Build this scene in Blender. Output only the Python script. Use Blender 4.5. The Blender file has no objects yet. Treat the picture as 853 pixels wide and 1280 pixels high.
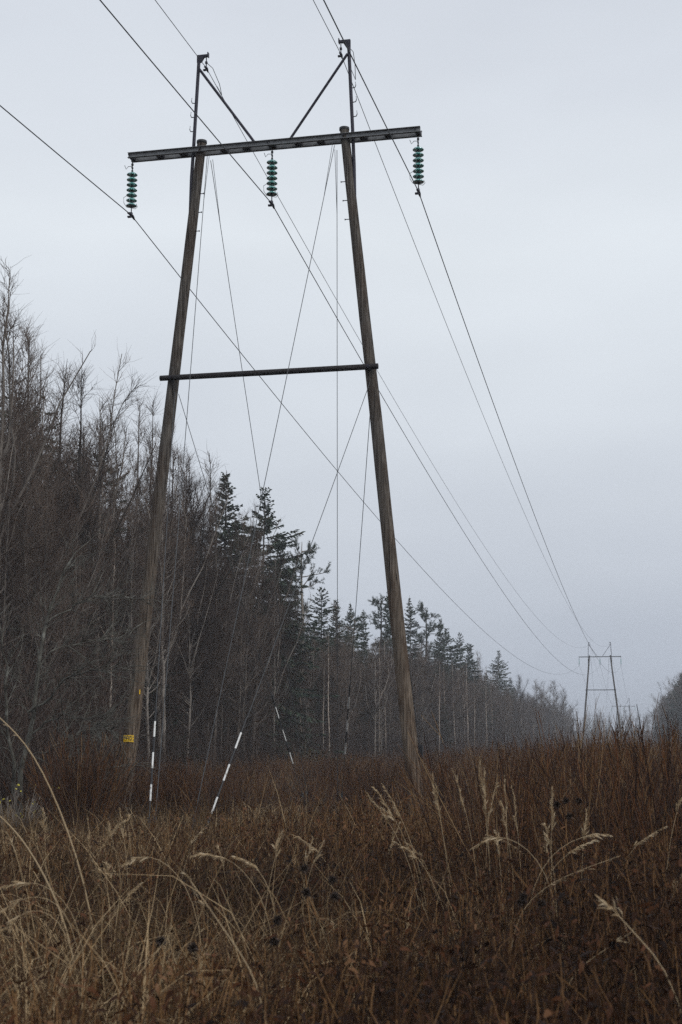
import bpy, math, random
import numpy as np

R = math.radians
SC = bpy.context.scene
COL = SC.collection

# ---------------------------------------------------------------- camera, sky, sun, exposure
cam_d = bpy.data.cameras.new('camera')
cam = bpy.data.objects.new('camera', cam_d)
COL.objects.link(cam)
cam.location = (0, 0, 1.7)
cam.rotation_euler = (R(90 + 9.1066), 0, R(12.2205))
cam_d.sensor_fit = 'VERTICAL'
cam_d.sensor_height = 36.0
cam_d.lens = 50.0
cam_d.clip_start = 0.1
cam_d.clip_end = 5000
cam_d.dof.use_dof = True
cam_d.dof.focus_distance = 31.0
cam_d.dof.aperture_fstop = 5.6
SC.camera = cam

SUN_EL, SUN_AZ = 38.0, 118.0          # behind a closed cloud deck, to the right and a little behind
world = bpy.data.worlds.new('World')
SC.world = world
world.use_nodes = True
nt = world.node_tree
nt.nodes.clear()
out = nt.nodes.new('ShaderNodeOutputWorld')
bg = nt.nodes.new('ShaderNodeBackground')
bg.inputs['Strength'].default_value = 0.1
sky = nt.nodes.new('ShaderNodeTexSky')
sky.sky_type = 'NISHITA'
sky.sun_disc = False
sky.sun_elevation = R(SUN_EL)
sky.sun_rotation = R(SUN_AZ)
sky.dust_density = 4.0
hsv = nt.nodes.new('ShaderNodeHueSaturation')
hsv.inputs['Saturation'].default_value = 0.35
nt.links.new(sky.outputs['Color'], hsv.inputs['Color'])
tc = nt.nodes.new('ShaderNodeTexCoord')
sep = nt.nodes.new('ShaderNodeSeparateXYZ')
nt.links.new(tc.outputs['Generated'], sep.inputs[0])
noi = nt.nodes.new('ShaderNodeTexNoise')
noi.inputs['Scale'].default_value = 2.2
noi.inputs['Detail'].default_value = 3.0
mp = nt.nodes.new('ShaderNodeMapping')
mp.inputs['Scale'].default_value = (1, 1, 3.0)
nt.links.new(tc.outputs['Generated'], mp.inputs['Vector'])
nt.links.new(mp.outputs['Vector'], noi.inputs['Vector'])
addn = nt.nodes.new('ShaderNodeMath'); addn.operation = 'MULTIPLY_ADD'
addn.inputs[1].default_value = 0.24
nt.links.new(noi.outputs['Fac'], addn.inputs[0])
nt.links.new(sep.outputs['Z'], addn.inputs[2])
ramp = nt.nodes.new('ShaderNodeValToRGB')
cr = ramp.color_ramp
cr.elements[0].position = 0.0
cr.elements[0].color = (0.30, 0.34, 0.40, 1)
cr.elements[1].position = 1.0
cr.elements[1].color = (0.62, 0.66, 0.735, 1)
for pos, c in ((0.14, (0.46, 0.507, 0.59, 1)), (0.26, (0.565, 0.61, 0.68, 1)), (0.46, (0.735, 0.785, 0.835, 1)), (0.66, (0.60, 0.64, 0.715, 1))):
    e = cr.elements.new(pos); e.color = c
nt.links.new(addn.outputs[0], ramp.inputs['Fac'])
scl = nt.nodes.new('ShaderNodeVectorMath'); scl.operation = 'SCALE'
scl.inputs['Scale'].default_value = 11.2
nz2 = nt.nodes.new('ShaderNodeTexNoise')             # faint lumps in the cloud deck
nz2.inputs['Scale'].default_value = 5.0; nz2.inputs['Detail'].default_value = 6.0
nt.links.new(mp.outputs['Vector'], nz2.inputs['Vector'])
mr = nt.nodes.new('ShaderNodeMapRange')
mr.inputs['From Min'].default_value = 0.25; mr.inputs['From Max'].default_value = 0.75
mr.inputs['To Min'].default_value = 0.97; mr.inputs['To Max'].default_value = 1.03
nt.links.new(nz2.outputs['Fac'], mr.inputs['Value'])
lum = nt.nodes.new('ShaderNodeVectorMath'); lum.operation = 'SCALE'
nt.links.new(ramp.outputs['Color'], lum.inputs[0]); nt.links.new(mr.outputs['Result'], lum.inputs['Scale'])
nt.links.new(lum.outputs[0], scl.inputs[0])
mixw = nt.nodes.new('ShaderNodeMix'); mixw.data_type = 'RGBA'
mixw.inputs['Factor'].default_value = 0.9
nt.links.new(hsv.outputs['Color'], mixw.inputs[6])
nt.links.new(scl.outputs[0], mixw.inputs[7])
nt.links.new(mixw.outputs[2], bg.inputs['Color'])
nt.links.new(bg.outputs[0], out.inputs['Surface'])

sun_d = bpy.data.lights.new('sun', 'SUN')
sun_d.energy = 1.0
sun_d.angle = R(16)
sun_d.color = (1.0, 0.96, 0.90)
sun = bpy.data.objects.new('sun', sun_d)
COL.objects.link(sun)
# direction the light comes from: azimuth clockwise from +Y
sun.rotation_euler = (R(90 - SUN_EL), 0, R(180 - SUN_AZ))
sun.location = (40, -20, 60)

SC.view_settings.view_transform = 'Standard'
SC.view_settings.look = 'None'
SC.view_settings.exposure = 0.0
SC.view_settings.gamma = 1.0
SC.view_settings.use_curve_mapping = False
SC.cycles.max_bounces = 5
SC.cycles.diffuse_bounces = 2
SC.cycles.glossy_bounces = 2
SC.cycles.transmission_bounces = 4
SC.cycles.volume_bounces = 0
SC.cycles.use_adaptive_sampling = False
SC.cycles.use_denoising = False
SC.cycles.denoising_input_passes = 'RGB_ALBEDO_NORMAL'
SC.render.film_transparent = False

# ---------------------------------------------------------------- helpers: materials
def new_mat(name, rough=0.85, spec=0.25):
    m = bpy.data.materials.new(name)
    m.use_nodes = True
    n = m.node_tree
    b = n.nodes['Principled BSDF']
    b.inputs['Roughness'].default_value = rough
    b.inputs['Specular IOR Level'].default_value = spec
    return m, n, b

def ramp_node(n, cols):
    r = n.nodes.new('ShaderNodeValToRGB')
    el = r.color_ramp.elements
    el[0].position, el[0].color = cols[0][0], (*cols[0][1], 1)
    el[1].position, el[1].color = cols[-1][0], (*cols[-1][1], 1)
    for p, c in cols[1:-1]:
        e = el.new(p); e.color = (*c, 1)
    return r

def mat_noise(name, cols, scale=(1, 1, 1), nscale=6.0, detail=6, rough=0.85, spec=0.25, bump=0.0):
    m, n, b = new_mat(name, rough, spec)
    t = n.nodes.new('ShaderNodeTexCoord')
    mpn = n.nodes.new('ShaderNodeMapping')
    mpn.inputs['Scale'].default_value = scale
    nz = n.nodes.new('ShaderNodeTexNoise')
    nz.inputs['Scale'].default_value = nscale
    nz.inputs['Detail'].default_value = detail
    n.links.new(t.outputs['Object'], mpn.inputs['Vector'])
    n.links.new(mpn.outputs['Vector'], nz.inputs['Vector'])
    r = ramp_node(n, cols)
    n.links.new(nz.outputs['Fac'], r.inputs['Fac'])
    n.links.new(r.outputs['Color'], b.inputs['Base Color'])
    if bump:
        bp = n.nodes.new('ShaderNodeBump')
        bp.inputs['Strength'].default_value = bump
        bp.inputs['Distance'].default_value = 0.02
        n.links.new(nz.outputs['Fac'], bp.inputs['Height'])
        n.links.new(bp.outputs['Normal'], b.inputs['Normal'])
    return m

def mat_islands(name, cols, rough=0.8, spec=0.2, trans=0.0, patch=0.45):
    """one colour per separate blade / stem / leaf, as plants vary"""
    m, n, b = new_mat(name, rough, spec)
    g = n.nodes.new('ShaderNodeNewGeometry')
    r = ramp_node(n, cols)
    nz = n.nodes.new('ShaderNodeTexNoise')           # patches of one species or age beside another
    nz.inputs['Scale'].default_value = patch; nz.inputs['Detail'].default_value = 3
    t = n.nodes.new('ShaderNodeTexCoord'); n.links.new(t.outputs['Object'], nz.inputs['Vector'])
    ma = n.nodes.new('ShaderNodeMath'); ma.operation = 'MULTIPLY_ADD'
    ma.inputs[1].default_value = 1.7; ma.inputs[2].default_value = -0.85
    n.links.new(nz.outputs['Fac'], ma.inputs[0])
    mb_ = n.nodes.new('ShaderNodeMath'); mb_.operation = 'ADD'; mb_.use_clamp = True
    n.links.new(g.outputs['Random Per Island'], mb_.inputs[0]); n.links.new(ma.outputs[0], mb_.inputs[1])
    n.links.new(mb_.outputs[0], r.inputs['Fac'])
    n.links.new(r.outputs['Color'], b.inputs['Base Color'])
    if trans:
        tr = n.nodes.new('ShaderNodeBsdfTranslucent')
        n.links.new(r.outputs['Color'], tr.inputs['Color'])
        mx = n.nodes.new('ShaderNodeMixShader')
        mx.inputs[0].default_value = trans
        n.links.new(b.outputs[0], mx.inputs[1]); n.links.new(tr.outputs[0], mx.inputs[2])
        n.links.new(mx.outputs[0], n.nodes['Material Output'].inputs['Surface'])
    return m

def mat_object(name, cols, rough=0.85):
    """colour that differs from tree to tree"""
    m, n, b = new_mat(name, rough, 0.2)
    g = n.nodes.new('ShaderNodeObjectInfo')
    r = ramp_node(n, cols)
    nz = n.nodes.new('ShaderNodeTexNoise'); nz.inputs['Scale'].default_value = 1.4; nz.inputs['Detail'].default_value = 5
    t = n.nodes.new('ShaderNodeTexCoord'); n.links.new(t.outputs['Object'], nz.inputs['Vector'])
    ad = n.nodes.new('ShaderNodeMath'); ad.operation = 'MULTIPLY_ADD'
    n.links.new(nz.outputs['Fac'], ad.inputs[0]); ad.inputs[1].default_value = 1.0
    sb = n.nodes.new('ShaderNodeMath'); sb.operation = 'SUBTRACT'; sb.inputs[1].default_value = 0.5
    n.links.new(g.outputs['Random'], sb.inputs[0])
    n.links.new(sb.outputs[0], ad.inputs[2])
    n.links.new(ad.outputs[0], r.inputs['Fac'])
    n.links.new(r.outputs['Color'], b.inputs['Base Color'])
    return m

def mat_plain(name, col, rough=0.5, metal=0.0, spec=0.4, mottled=0.25, nscale=8):
    lo = tuple(c * (1 - mottled) for c in col); hi = tuple(min(1, c * (1 + mottled)) for c in col)
    m = mat_noise(name, [(0.3, lo), (0.7, hi)], nscale=nscale, rough=rough, spec=spec)
    m.node_tree.nodes['Principled BSDF'].inputs['Metallic'].default_value = metal
    return m

M = {}
def pole_wood():
    """old creosoted pole: long grain, dark drying checks, greyed patches, damp dark foot"""
    m, n, b = new_mat('weathered_pole_wood', 0.9, 0.15)
    t = n.nodes.new('ShaderNodeTexCoord')
    def noise(scale, ns, det):
        mpn = n.nodes.new('ShaderNodeMapping'); mpn.inputs['Scale'].default_value = scale
        nz = n.nodes.new('ShaderNodeTexNoise'); nz.inputs['Scale'].default_value = ns; nz.inputs['Detail'].default_value = det
        n.links.new(t.outputs['Object'], mpn.inputs['Vector']); n.links.new(mpn.outputs['Vector'], nz.inputs['Vector'])
        return nz
    grain = noise((11, 11, .45), 3.0, 10)
    patch = noise((2.2, 2.2, .8), 1.3, 6)
    crack = noise((26, 26, .30), 1.6, 4)
    r1 = ramp_node(n, [(.30, (.026, .019, .015)), (.48, (.064, .050, .040)), (.62, (.115, .093, .075)), (.78, (.19, .163, .135))])
    r2 = ramp_node(n, [(.32, (.030, .026, .024)), (.50, (.092, .081, .070)), (.66, (.155, .138, .120)), (.80, (.25, .225, .195))])
    for r in (r1, r2): n.links.new(grain.outputs['Fac'], r.inputs['Fac'])
    pr = ramp_node(n, [(.42, (0, 0, 0)), (.60, (1, 1, 1))]); n.links.new(patch.outputs['Fac'], pr.inputs['Fac'])
    mx = n.nodes.new('ShaderNodeMix'); mx.data_type = 'RGBA'
    n.links.new(pr.outputs['Color'], mx.inputs['Factor']); n.links.new(r1.outputs['Color'], mx.inputs[6]); n.links.new(r2.outputs['Color'], mx.inputs[7])
    ck = ramp_node(n, [(.345, (.12, .11, .10)), (.385, (1, 1, 1))]); n.links.new(crack.outputs['Fac'], ck.inputs['Fac'])
    mu = n.nodes.new('ShaderNodeMix'); mu.data_type = 'RGBA'; mu.blend_type = 'MULTIPLY'; mu.inputs['Factor'].default_value = 1
    n.links.new(mx.outputs[2], mu.inputs[6]); n.links.new(ck.outputs['Color'], mu.inputs[7])
    # the lower third has lost its tar and weathered to bare tan wood, with a ragged upper limit
    sp = n.nodes.new('ShaderNodeSeparateXYZ'); n.links.new(t.outputs['Object'], sp.inputs[0])
    ad = n.nodes.new('ShaderNodeMath'); ad.operation = 'MULTIPLY_ADD'; ad.inputs[1].default_value = 5.0
    n.links.new(grain.outputs['Fac'], ad.inputs[0]); n.links.new(sp.outputs['Z'], ad.inputs[2])
    wr = n.nodes.new('ShaderNodeMapRange'); wr.inputs['From Min'].default_value = 5.0; wr.inputs['From Max'].default_value = 10.5
    wr.inputs['To Min'].default_value = 1.0; wr.inputs['To Max'].default_value = 0.0
    n.links.new(ad.outputs[0], wr.inputs['Value'])
    mw = n.nodes.new('ShaderNodeMix'); mw.data_type = 'RGBA'; mw.blend_type = 'MULTIPLY'
    mw.inputs[7].default_value = (1.50, 1.32, 1.14, 1)
    n.links.new(wr.outputs['Result'], mw.inputs['Factor']); n.links.new(mu.outputs[2], mw.inputs[6])
    n.links.new(mw.outputs[2], b.inputs['Base Color'])
    bp = n.nodes.new('ShaderNodeBump'); bp.inputs['Strength'].default_value = .7; bp.inputs['Distance'].default_value = .02
    n.links.new(grain.outputs['Fac'], bp.inputs['Height']); n.links.new(bp.outputs['Normal'], b.inputs['Normal'])
    return m
M['pole'] = pole_wood()
M['steel'] = mat_plain('dull_galvanised_steel', (0.21, 0.215, 0.22), 0.6, 0.3)
M['darksteel'] = mat_plain('dark_painted_steel', (0.022, 0.020, 0.034), 0.55, 0.2)
M['wire'] = mat_plain('weathered_aluminium_wire', (0.085, 0.095, 0.10), 0.55, 0.4)
M['guy'] = mat_plain('galvanised_guy_strand', (0.075, 0.08, 0.085), 0.55, 0.4)
M['glass'], _n, _b = new_mat('green_insulator_glass', 0.08, 0.6)
_b.inputs['Base Color'].default_value = (0.17, 0.58, 0.53, 1)
_b.inputs['Transmission Weight'].default_value = 0.55
M['cap'] = mat_plain('insulator_cap_iron', (0.035, 0.037, 0.04), 0.5, 0.3)
M['white'] = mat_noise('white_marker_plastic', [(.30, (.30, .28, .25)), (.42, (.74, .74, .71)), (.7, (.84, .84, .82))], nscale=14, rough=.45)
M['black'] = mat_plain('black_marker_plastic', (0.012, 0.012, 0.014), 0.4)
M['yellow'] = mat_plain('yellow_plate_enamel', (1.0, 0.58, 0.02), 0.4, mottled=0.12, nscale=20)
M['ink'] = mat_plain('black_paint', (0.015, 0.013, 0.01), 0.5)
M['bark'] = mat_object('grey_brown_bark', [(0.15, (0.028, 0.023, 0.019)), (0.5, (0.098, 0.082, 0.069)), (0.72, (0.19, 0.163, 0.140)), (0.95, (0.31, 0.275, 0.24))])
M['twig'] = mat_object('brown_twigs', [(0.1, (0.050, 0.032, 0.024)), (0.5, (0.098, 0.067, 0.051)), (0.9, (0.17, 0.127, 0.100))])
M['birch'] = mat_noise('pale_birch_bark', [(0.34, (0.03, 0.026, 0.022)), (0.41, (0.36, 0.30, 0.25)), (0.7, (0.56, 0.48, 0.40))], scale=(1, 1, 2.2), nscale=1.3, detail=6)
M['needle'] = mat_islands('spruce_needles', [(0.0, (0.020, 0.033, 0.023)), (0.5, (0.042, 0.062, 0.042)), (0.85, (0.075, 0.100, 0.066)), (1.0, (0.10, 0.082, 0.058))])
M['pine'] = mat_islands('pine_needles', [(0.0, (0.016, 0.030, 0.018)), (0.6, (0.030, 0.052, 0.030)), (1.0, (0.055, 0.080, 0.045))])
M['grass'] = mat_islands('dry_grass_blades', [(0.0, (0.034, 0.020, 0.011)), (0.48, (0.080, 0.047, 0.023)), (0.80, (0.19, 0.122, 0.062)), (1.0, (0.60, 0.44, 0.25))], trans=0.3)
M['plume'] = mat_islands('pale_grass_plumes', [(0.0, (0.36, 0.25, 0.14)), (0.5, (0.54, 0.41, 0.25)), (1.0, (0.70, 0.57, 0.39))], trans=0.25)
M['herb'] = mat_islands('dead_herb_stems', [(0.0, (0.016, 0.009, 0.006)), (0.6, (0.066, 0.031, 0.014)), (1.0, (0.29, 0.160, 0.068))])
M['deadleaf'] = mat_islands('shrivelled_leaves', [(0.0, (0.014, 0.009, 0.008)), (0.5, (0.048, 0.020, 0.010)), (0.88, (0.115, 0.046, 0.020)), (1.0, (0.19, 0.098, 0.048))], trans=0.15)
M['willow'] = mat_islands('red_brown_willow_stems', [(0.0, (0.018, 0.010, 0.008)), (0.30, (0.052, 0.022, 0.012)), (0.48, (0.064, 0.040, 0.027)), (0.66, (0.130, 0.050, 0.019)), (0.84, (0.150, 0.078, 0.030)), (1.0, (0.27, 0.175, 0.09))], patch=.3)
M['seed'] = mat_islands('blackened_seed_heads', [(0.0, (0.022, 0.016, 0.014)), (1.0, (0.085, 0.062, 0.05))])
M['yleaf'] = mat_islands('last_yellow_leaves', [(0.0, (0.35, 0.30, 0.03)), (1.0, (0.60, 0.52, 0.08))])
M['soil'] = mat_noise('leaf_litter_soil', [(0.3, (0.016, 0.011, 0.008)), (0.55, (0.036, 0.024, 0.016)), (0.75, (0.07, 0.048, 0.03))], nscale=3.0, detail=9, rough=1.0, spec=0.1)

# ---------------------------------------------------------------- helpers: objects
def tag(o, label=None, cat=None, group=None, kind=None):
    if label: o['label'] = label
    if cat: o['category'] = cat
    if group: o['group'] = group
    if kind: o['kind'] = kind
    return o

def empty(name, loc, rz=0.0, label=None, cat=None, group=None):
    o = bpy.data.objects.new(name, None)
    o.empty_display_size = 0.2
    COL.objects.link(o)
    o.location = loc
    o.rotation_euler = (0, 0, rz)
    return tag(o, label, cat, group)

def np_mesh(name, V, Q, mats, midx=None, smooth=False):
    me = bpy.data.meshes.new(name)
    V = np.ascontiguousarray(V, dtype=np.float32); Q = np.ascontiguousarray(Q, dtype=np.int32)
    me.vertices.add(len(V)); me.vertices.foreach_set('co', V.ravel())
    me.loops.add(Q.size); me.loops.foreach_set('vertex_index', Q.ravel())
    me.polygons.add(len(Q))
    me.polygons.foreach_set('loop_start', np.arange(0, Q.size, Q.shape[1], dtype=np.int32))
    for m in mats: me.materials.append(m)
    if midx is not None: me.polygons.foreach_set('material_index', np.ascontiguousarray(midx, dtype=np.int32))
    if smooth: me.polygons.foreach_set('use_smooth', np.ones(len(Q), dtype=bool))
    me.update(calc_edges=True)
    me.validate()
    return me

def np_obj(name, parts, mats, parent=None, smooth=False):
    """parts: list of (V, Q, material index)"""
    Vs, Qs, Ms, off = [], [], [], 0
    for V, Q, mi in parts:
        if len(V) == 0: continue
        Vs.append(V); Qs.append(Q + off); Ms.append(np.full(len(Q), mi)); off += len(V)
    me = np_mesh(name, np.concatenate(Vs), np.concatenate(Qs), mats, np.concatenate(Ms), smooth)
    o = bpy.data.objects.new(name, me)
    COL.objects.link(o)
    if parent: o.parent = parent
    return o

def norm(a):
    return a / np.maximum(np.linalg.norm(a, axis=-1, keepdims=True), 1e-9)

def tubes(P, rad, s=3):
    """P (N,k,3), rad (N,k) -> quads of N tubes with s sides"""
    N, k, _ = P.shape
    T = np.gradient(P, axis=1); T = norm(T)
    ref = np.where(np.abs(T[:, :1, 2:3]) > 0.9, np.array([1., 0, 0]), np.array([0, 0, 1.]))
    A = norm(np.cross(T, np.broadcast_to(ref, T.shape)))
    B = np.cross(T, A)
    ph = np.arange(s) * 2 * np.pi / s
    ring = A[:, :, None, :] * np.cos(ph)[None, None, :, None] + B[:, :, None, :] * np.sin(ph)[None, None, :, None]
    V = (P[:, :, None, :] + ring * rad[:, :, None, None]).reshape(-1, 3)
    i = np.arange(N)[:, None, None] * k * s; j = np.arange(k - 1)[None, :, None] * s; q = np.arange(s)[None, None, :]
    a = i + j + q; b = i + j + (q + 1) % s
    Q = np.stack([a, b, b + s, a + s], -1).reshape(-1, 4)
    return V, Q

def ribbons(P, w, side):
    """P (N,k,3), w (N,k) half widths, side (N,3)"""
    N, k, _ = P.shape
    S = side[:, None, :] * w[:, :, None]
    V = np.stack([P - S, P + S], 2).reshape(-1, 3)
    i = np.arange(N)[:, None] * k * 2; j = np.arange(k - 1)[None, :] * 2
    a = (i + j)
    Q = np.stack([a, a + 1, a + 3, a + 2], -1).reshape(-1, 4)
    return V, Q

def grow(start, d, length, k, up=0.1, wig=0.1, rng=None, upv=(0, 0, 1)):
    N = len(start)
    P = np.zeros((N, k, 3)); P[:, 0] = start
    d = norm(d)
    upv = np.array(upv, float)
    for j in range(1, k):
        P[:, j] = P[:, j - 1] + d * (length / (k - 1))[:, None]
        d = norm(d + upv * (up if np.isscalar(up) else up[:, None]) + rng.normal(0, wig, (N, 3)))
    return P

def along(P, idx, t):
    k = P.shape[1]
    f = np.clip(t * (k - 1), 0, k - 1.001); j = f.astype(int); u = (f - j)[:, None]
    p = P[idx, j] * (1 - u) + P[idx, j + 1] * u
    return p, norm(P[idx, j + 1] - P[idx, j])

def perp(T, rng):
    r = rng.normal(0, 1, T.shape)
    return norm(r - T * (r * T).sum(-1, keepdims=True))

class MB:
    """collects hand-made solids and links them as ONE mesh object"""
    def __init__(s): s.v = []; s.f = []; s.m = []; s.sm = []
    def add(s, verts, faces, mi=0, smooth=False):
        o = len(s.v); s.v += [tuple(map(float, v)) for v in verts]
        for f in faces: s.f.append([o + i for i in f]); s.m.append(mi); s.sm.append(smooth)
    def box(s, c, size, mi=0, rot=None):
        hx, hy, hz = (q / 2 for q in size)
        vs = [(x, y, z) for x in (-hx, hx) for y in (-hy, hy) for z in (-hz, hz)]
        if rot is not None: vs = [tuple(rot @ np.array(v)) for v in vs]
        s.add([(v[0] + c[0], v[1] + c[1], v[2] + c[2]) for v in vs],
              [(0, 1, 3, 2), (4, 6, 7, 5), (0, 4, 5, 1), (2, 3, 7, 6), (0, 2, 6, 4), (1, 5, 7, 3)], mi)
    def tube(s, pts, rad, sides=8, mi=0, caps=True):
        P = np.array(pts, float)[None]
        r = np.full(len(pts), rad) if np.isscalar(rad) else np.array(rad, float)
        V, Q = tubes(P, r[None], sides)
        s.add(V, Q.tolist(), mi, True)
        if caps:
            n = len(pts)
            s.add(V[:sides], [list(range(sides))[::-1]], mi); s.add(V[(n - 1) * sides:], [list(range(sides))], mi)
    def lathe(s, prof, c=(0, 0, 0), sides=16, mi=0):
        vs, fs = [], []
        for r, z in prof:
            for i in range(sides):
                a = 2 * math.pi * i / sides
                vs.append((c[0] + r * math.cos(a), c[1] + r * math.sin(a), c[2] + z))
        for j in range(len(prof) - 1):
            for i in range(sides):
                k = (i + 1) % sides
                fs.append((j * sides + i, j * sides + k, (j + 1) * sides + k, (j + 1) * sides + i))
        s.add(vs, fs, mi, True)
    def build(s, name, mats, parent=None, loc=None):
        me = bpy.data.meshes.new(name)
        me.from_pydata(s.v, [], s.f)
        for m in (mats if isinstance(mats, (list, tuple)) else [mats]): me.materials.append(m)
        me.polygons.foreach_set('material_index', s.m)
        me.polygons.foreach_set('use_smooth', s.sm)
        me.update()
        o = bpy.data.objects.new(name, me)
        COL.objects.link(o)
        if parent: o.parent = parent
        if loc is not None: o.location = loc
        return o

def copy_tree(o, parent=None):
    c = o.copy()
    COL.objects.link(c)
    if parent: c.parent = parent
    for ch in [q for q in KIDS.get(o.name, [])]:
        copy_tree(ch, c)
    return c
KIDS = {}
def index_kids(root):
    ks = [q for q in root.children]
    KIDS[root.name] = ks
    for q in ks: index_kids(q)

# ---------------------------------------------------------------- terrain
def sstep(a, b, x):
    t = np.clip((x - a) / (b - a), 0, 1); return t * t * (3 - 2 * t)
def ground_z(x, y):
    x = np.asarray(x, float); y = np.asarray(y, float)
    z = -3.6 * sstep(260, 420, y) + 11.0 * sstep(520, 900, y) + 6 * sstep(30, 300, -x) * sstep(420, 800, y)
    z = z + 0.05 * np.sin(x * 0.9 + 1.3) * np.cos(y * 0.7) * sstep(3, 9, y) * (1 - sstep(150, 220, y))
    return z

xs = np.concatenate([np.linspace(-1500, -80, 24), np.linspace(-75, 60, 91), np.linspace(70, 1500, 24)])
ys = np.concatenate([np.linspace(-300, -10, 20), np.linspace(-8, 120, 108), np.linspace(125, 520, 60), np.linspace(540, 2600, 50)])
gx, gy = np.meshgrid(xs, ys)
V = np.stack([gx, gy, ground_z(gx, gy)], -1).reshape(-1, 3)
nx = len(xs); a = (np.arange(len(ys) - 1)[:, None] * nx + np.arange(nx - 1)[None]).ravel()
ground = np_obj('ground', [(V, np.stack([a, a + 1, a + nx + 1, a + nx], -1), 0)], [M['soil']], smooth=True)
tag(ground, kind='structure')

# ---------------------------------------------------------------- the power pylon
ARM_Z = 15.25
def lerp(a, b, t): return tuple(a[i] + (b[i] - a[i]) * t for i in range(3))

def pole_mesh(foot, top, r0, r1, seed):
    rnd = random.Random(seed)
    mb = MB()
    n = 15
    pts, rr = [], []
    for i in range(n):
        t = i / (n - 1)
        p = lerp(foot, top, t)
        w = 0.012 * math.sin(t * 7 + seed) + rnd.uniform(-.006, .006)
        pts.append((p[0] + w * (1 - abs(2 * t - 1)), p[1] + w * .5, p[2]))
        rr.append(r0 + (r1 - r0) * t + rnd.uniform(-.003, .003))
    mb.tube(pts, rr, 16)
    return mb

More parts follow.
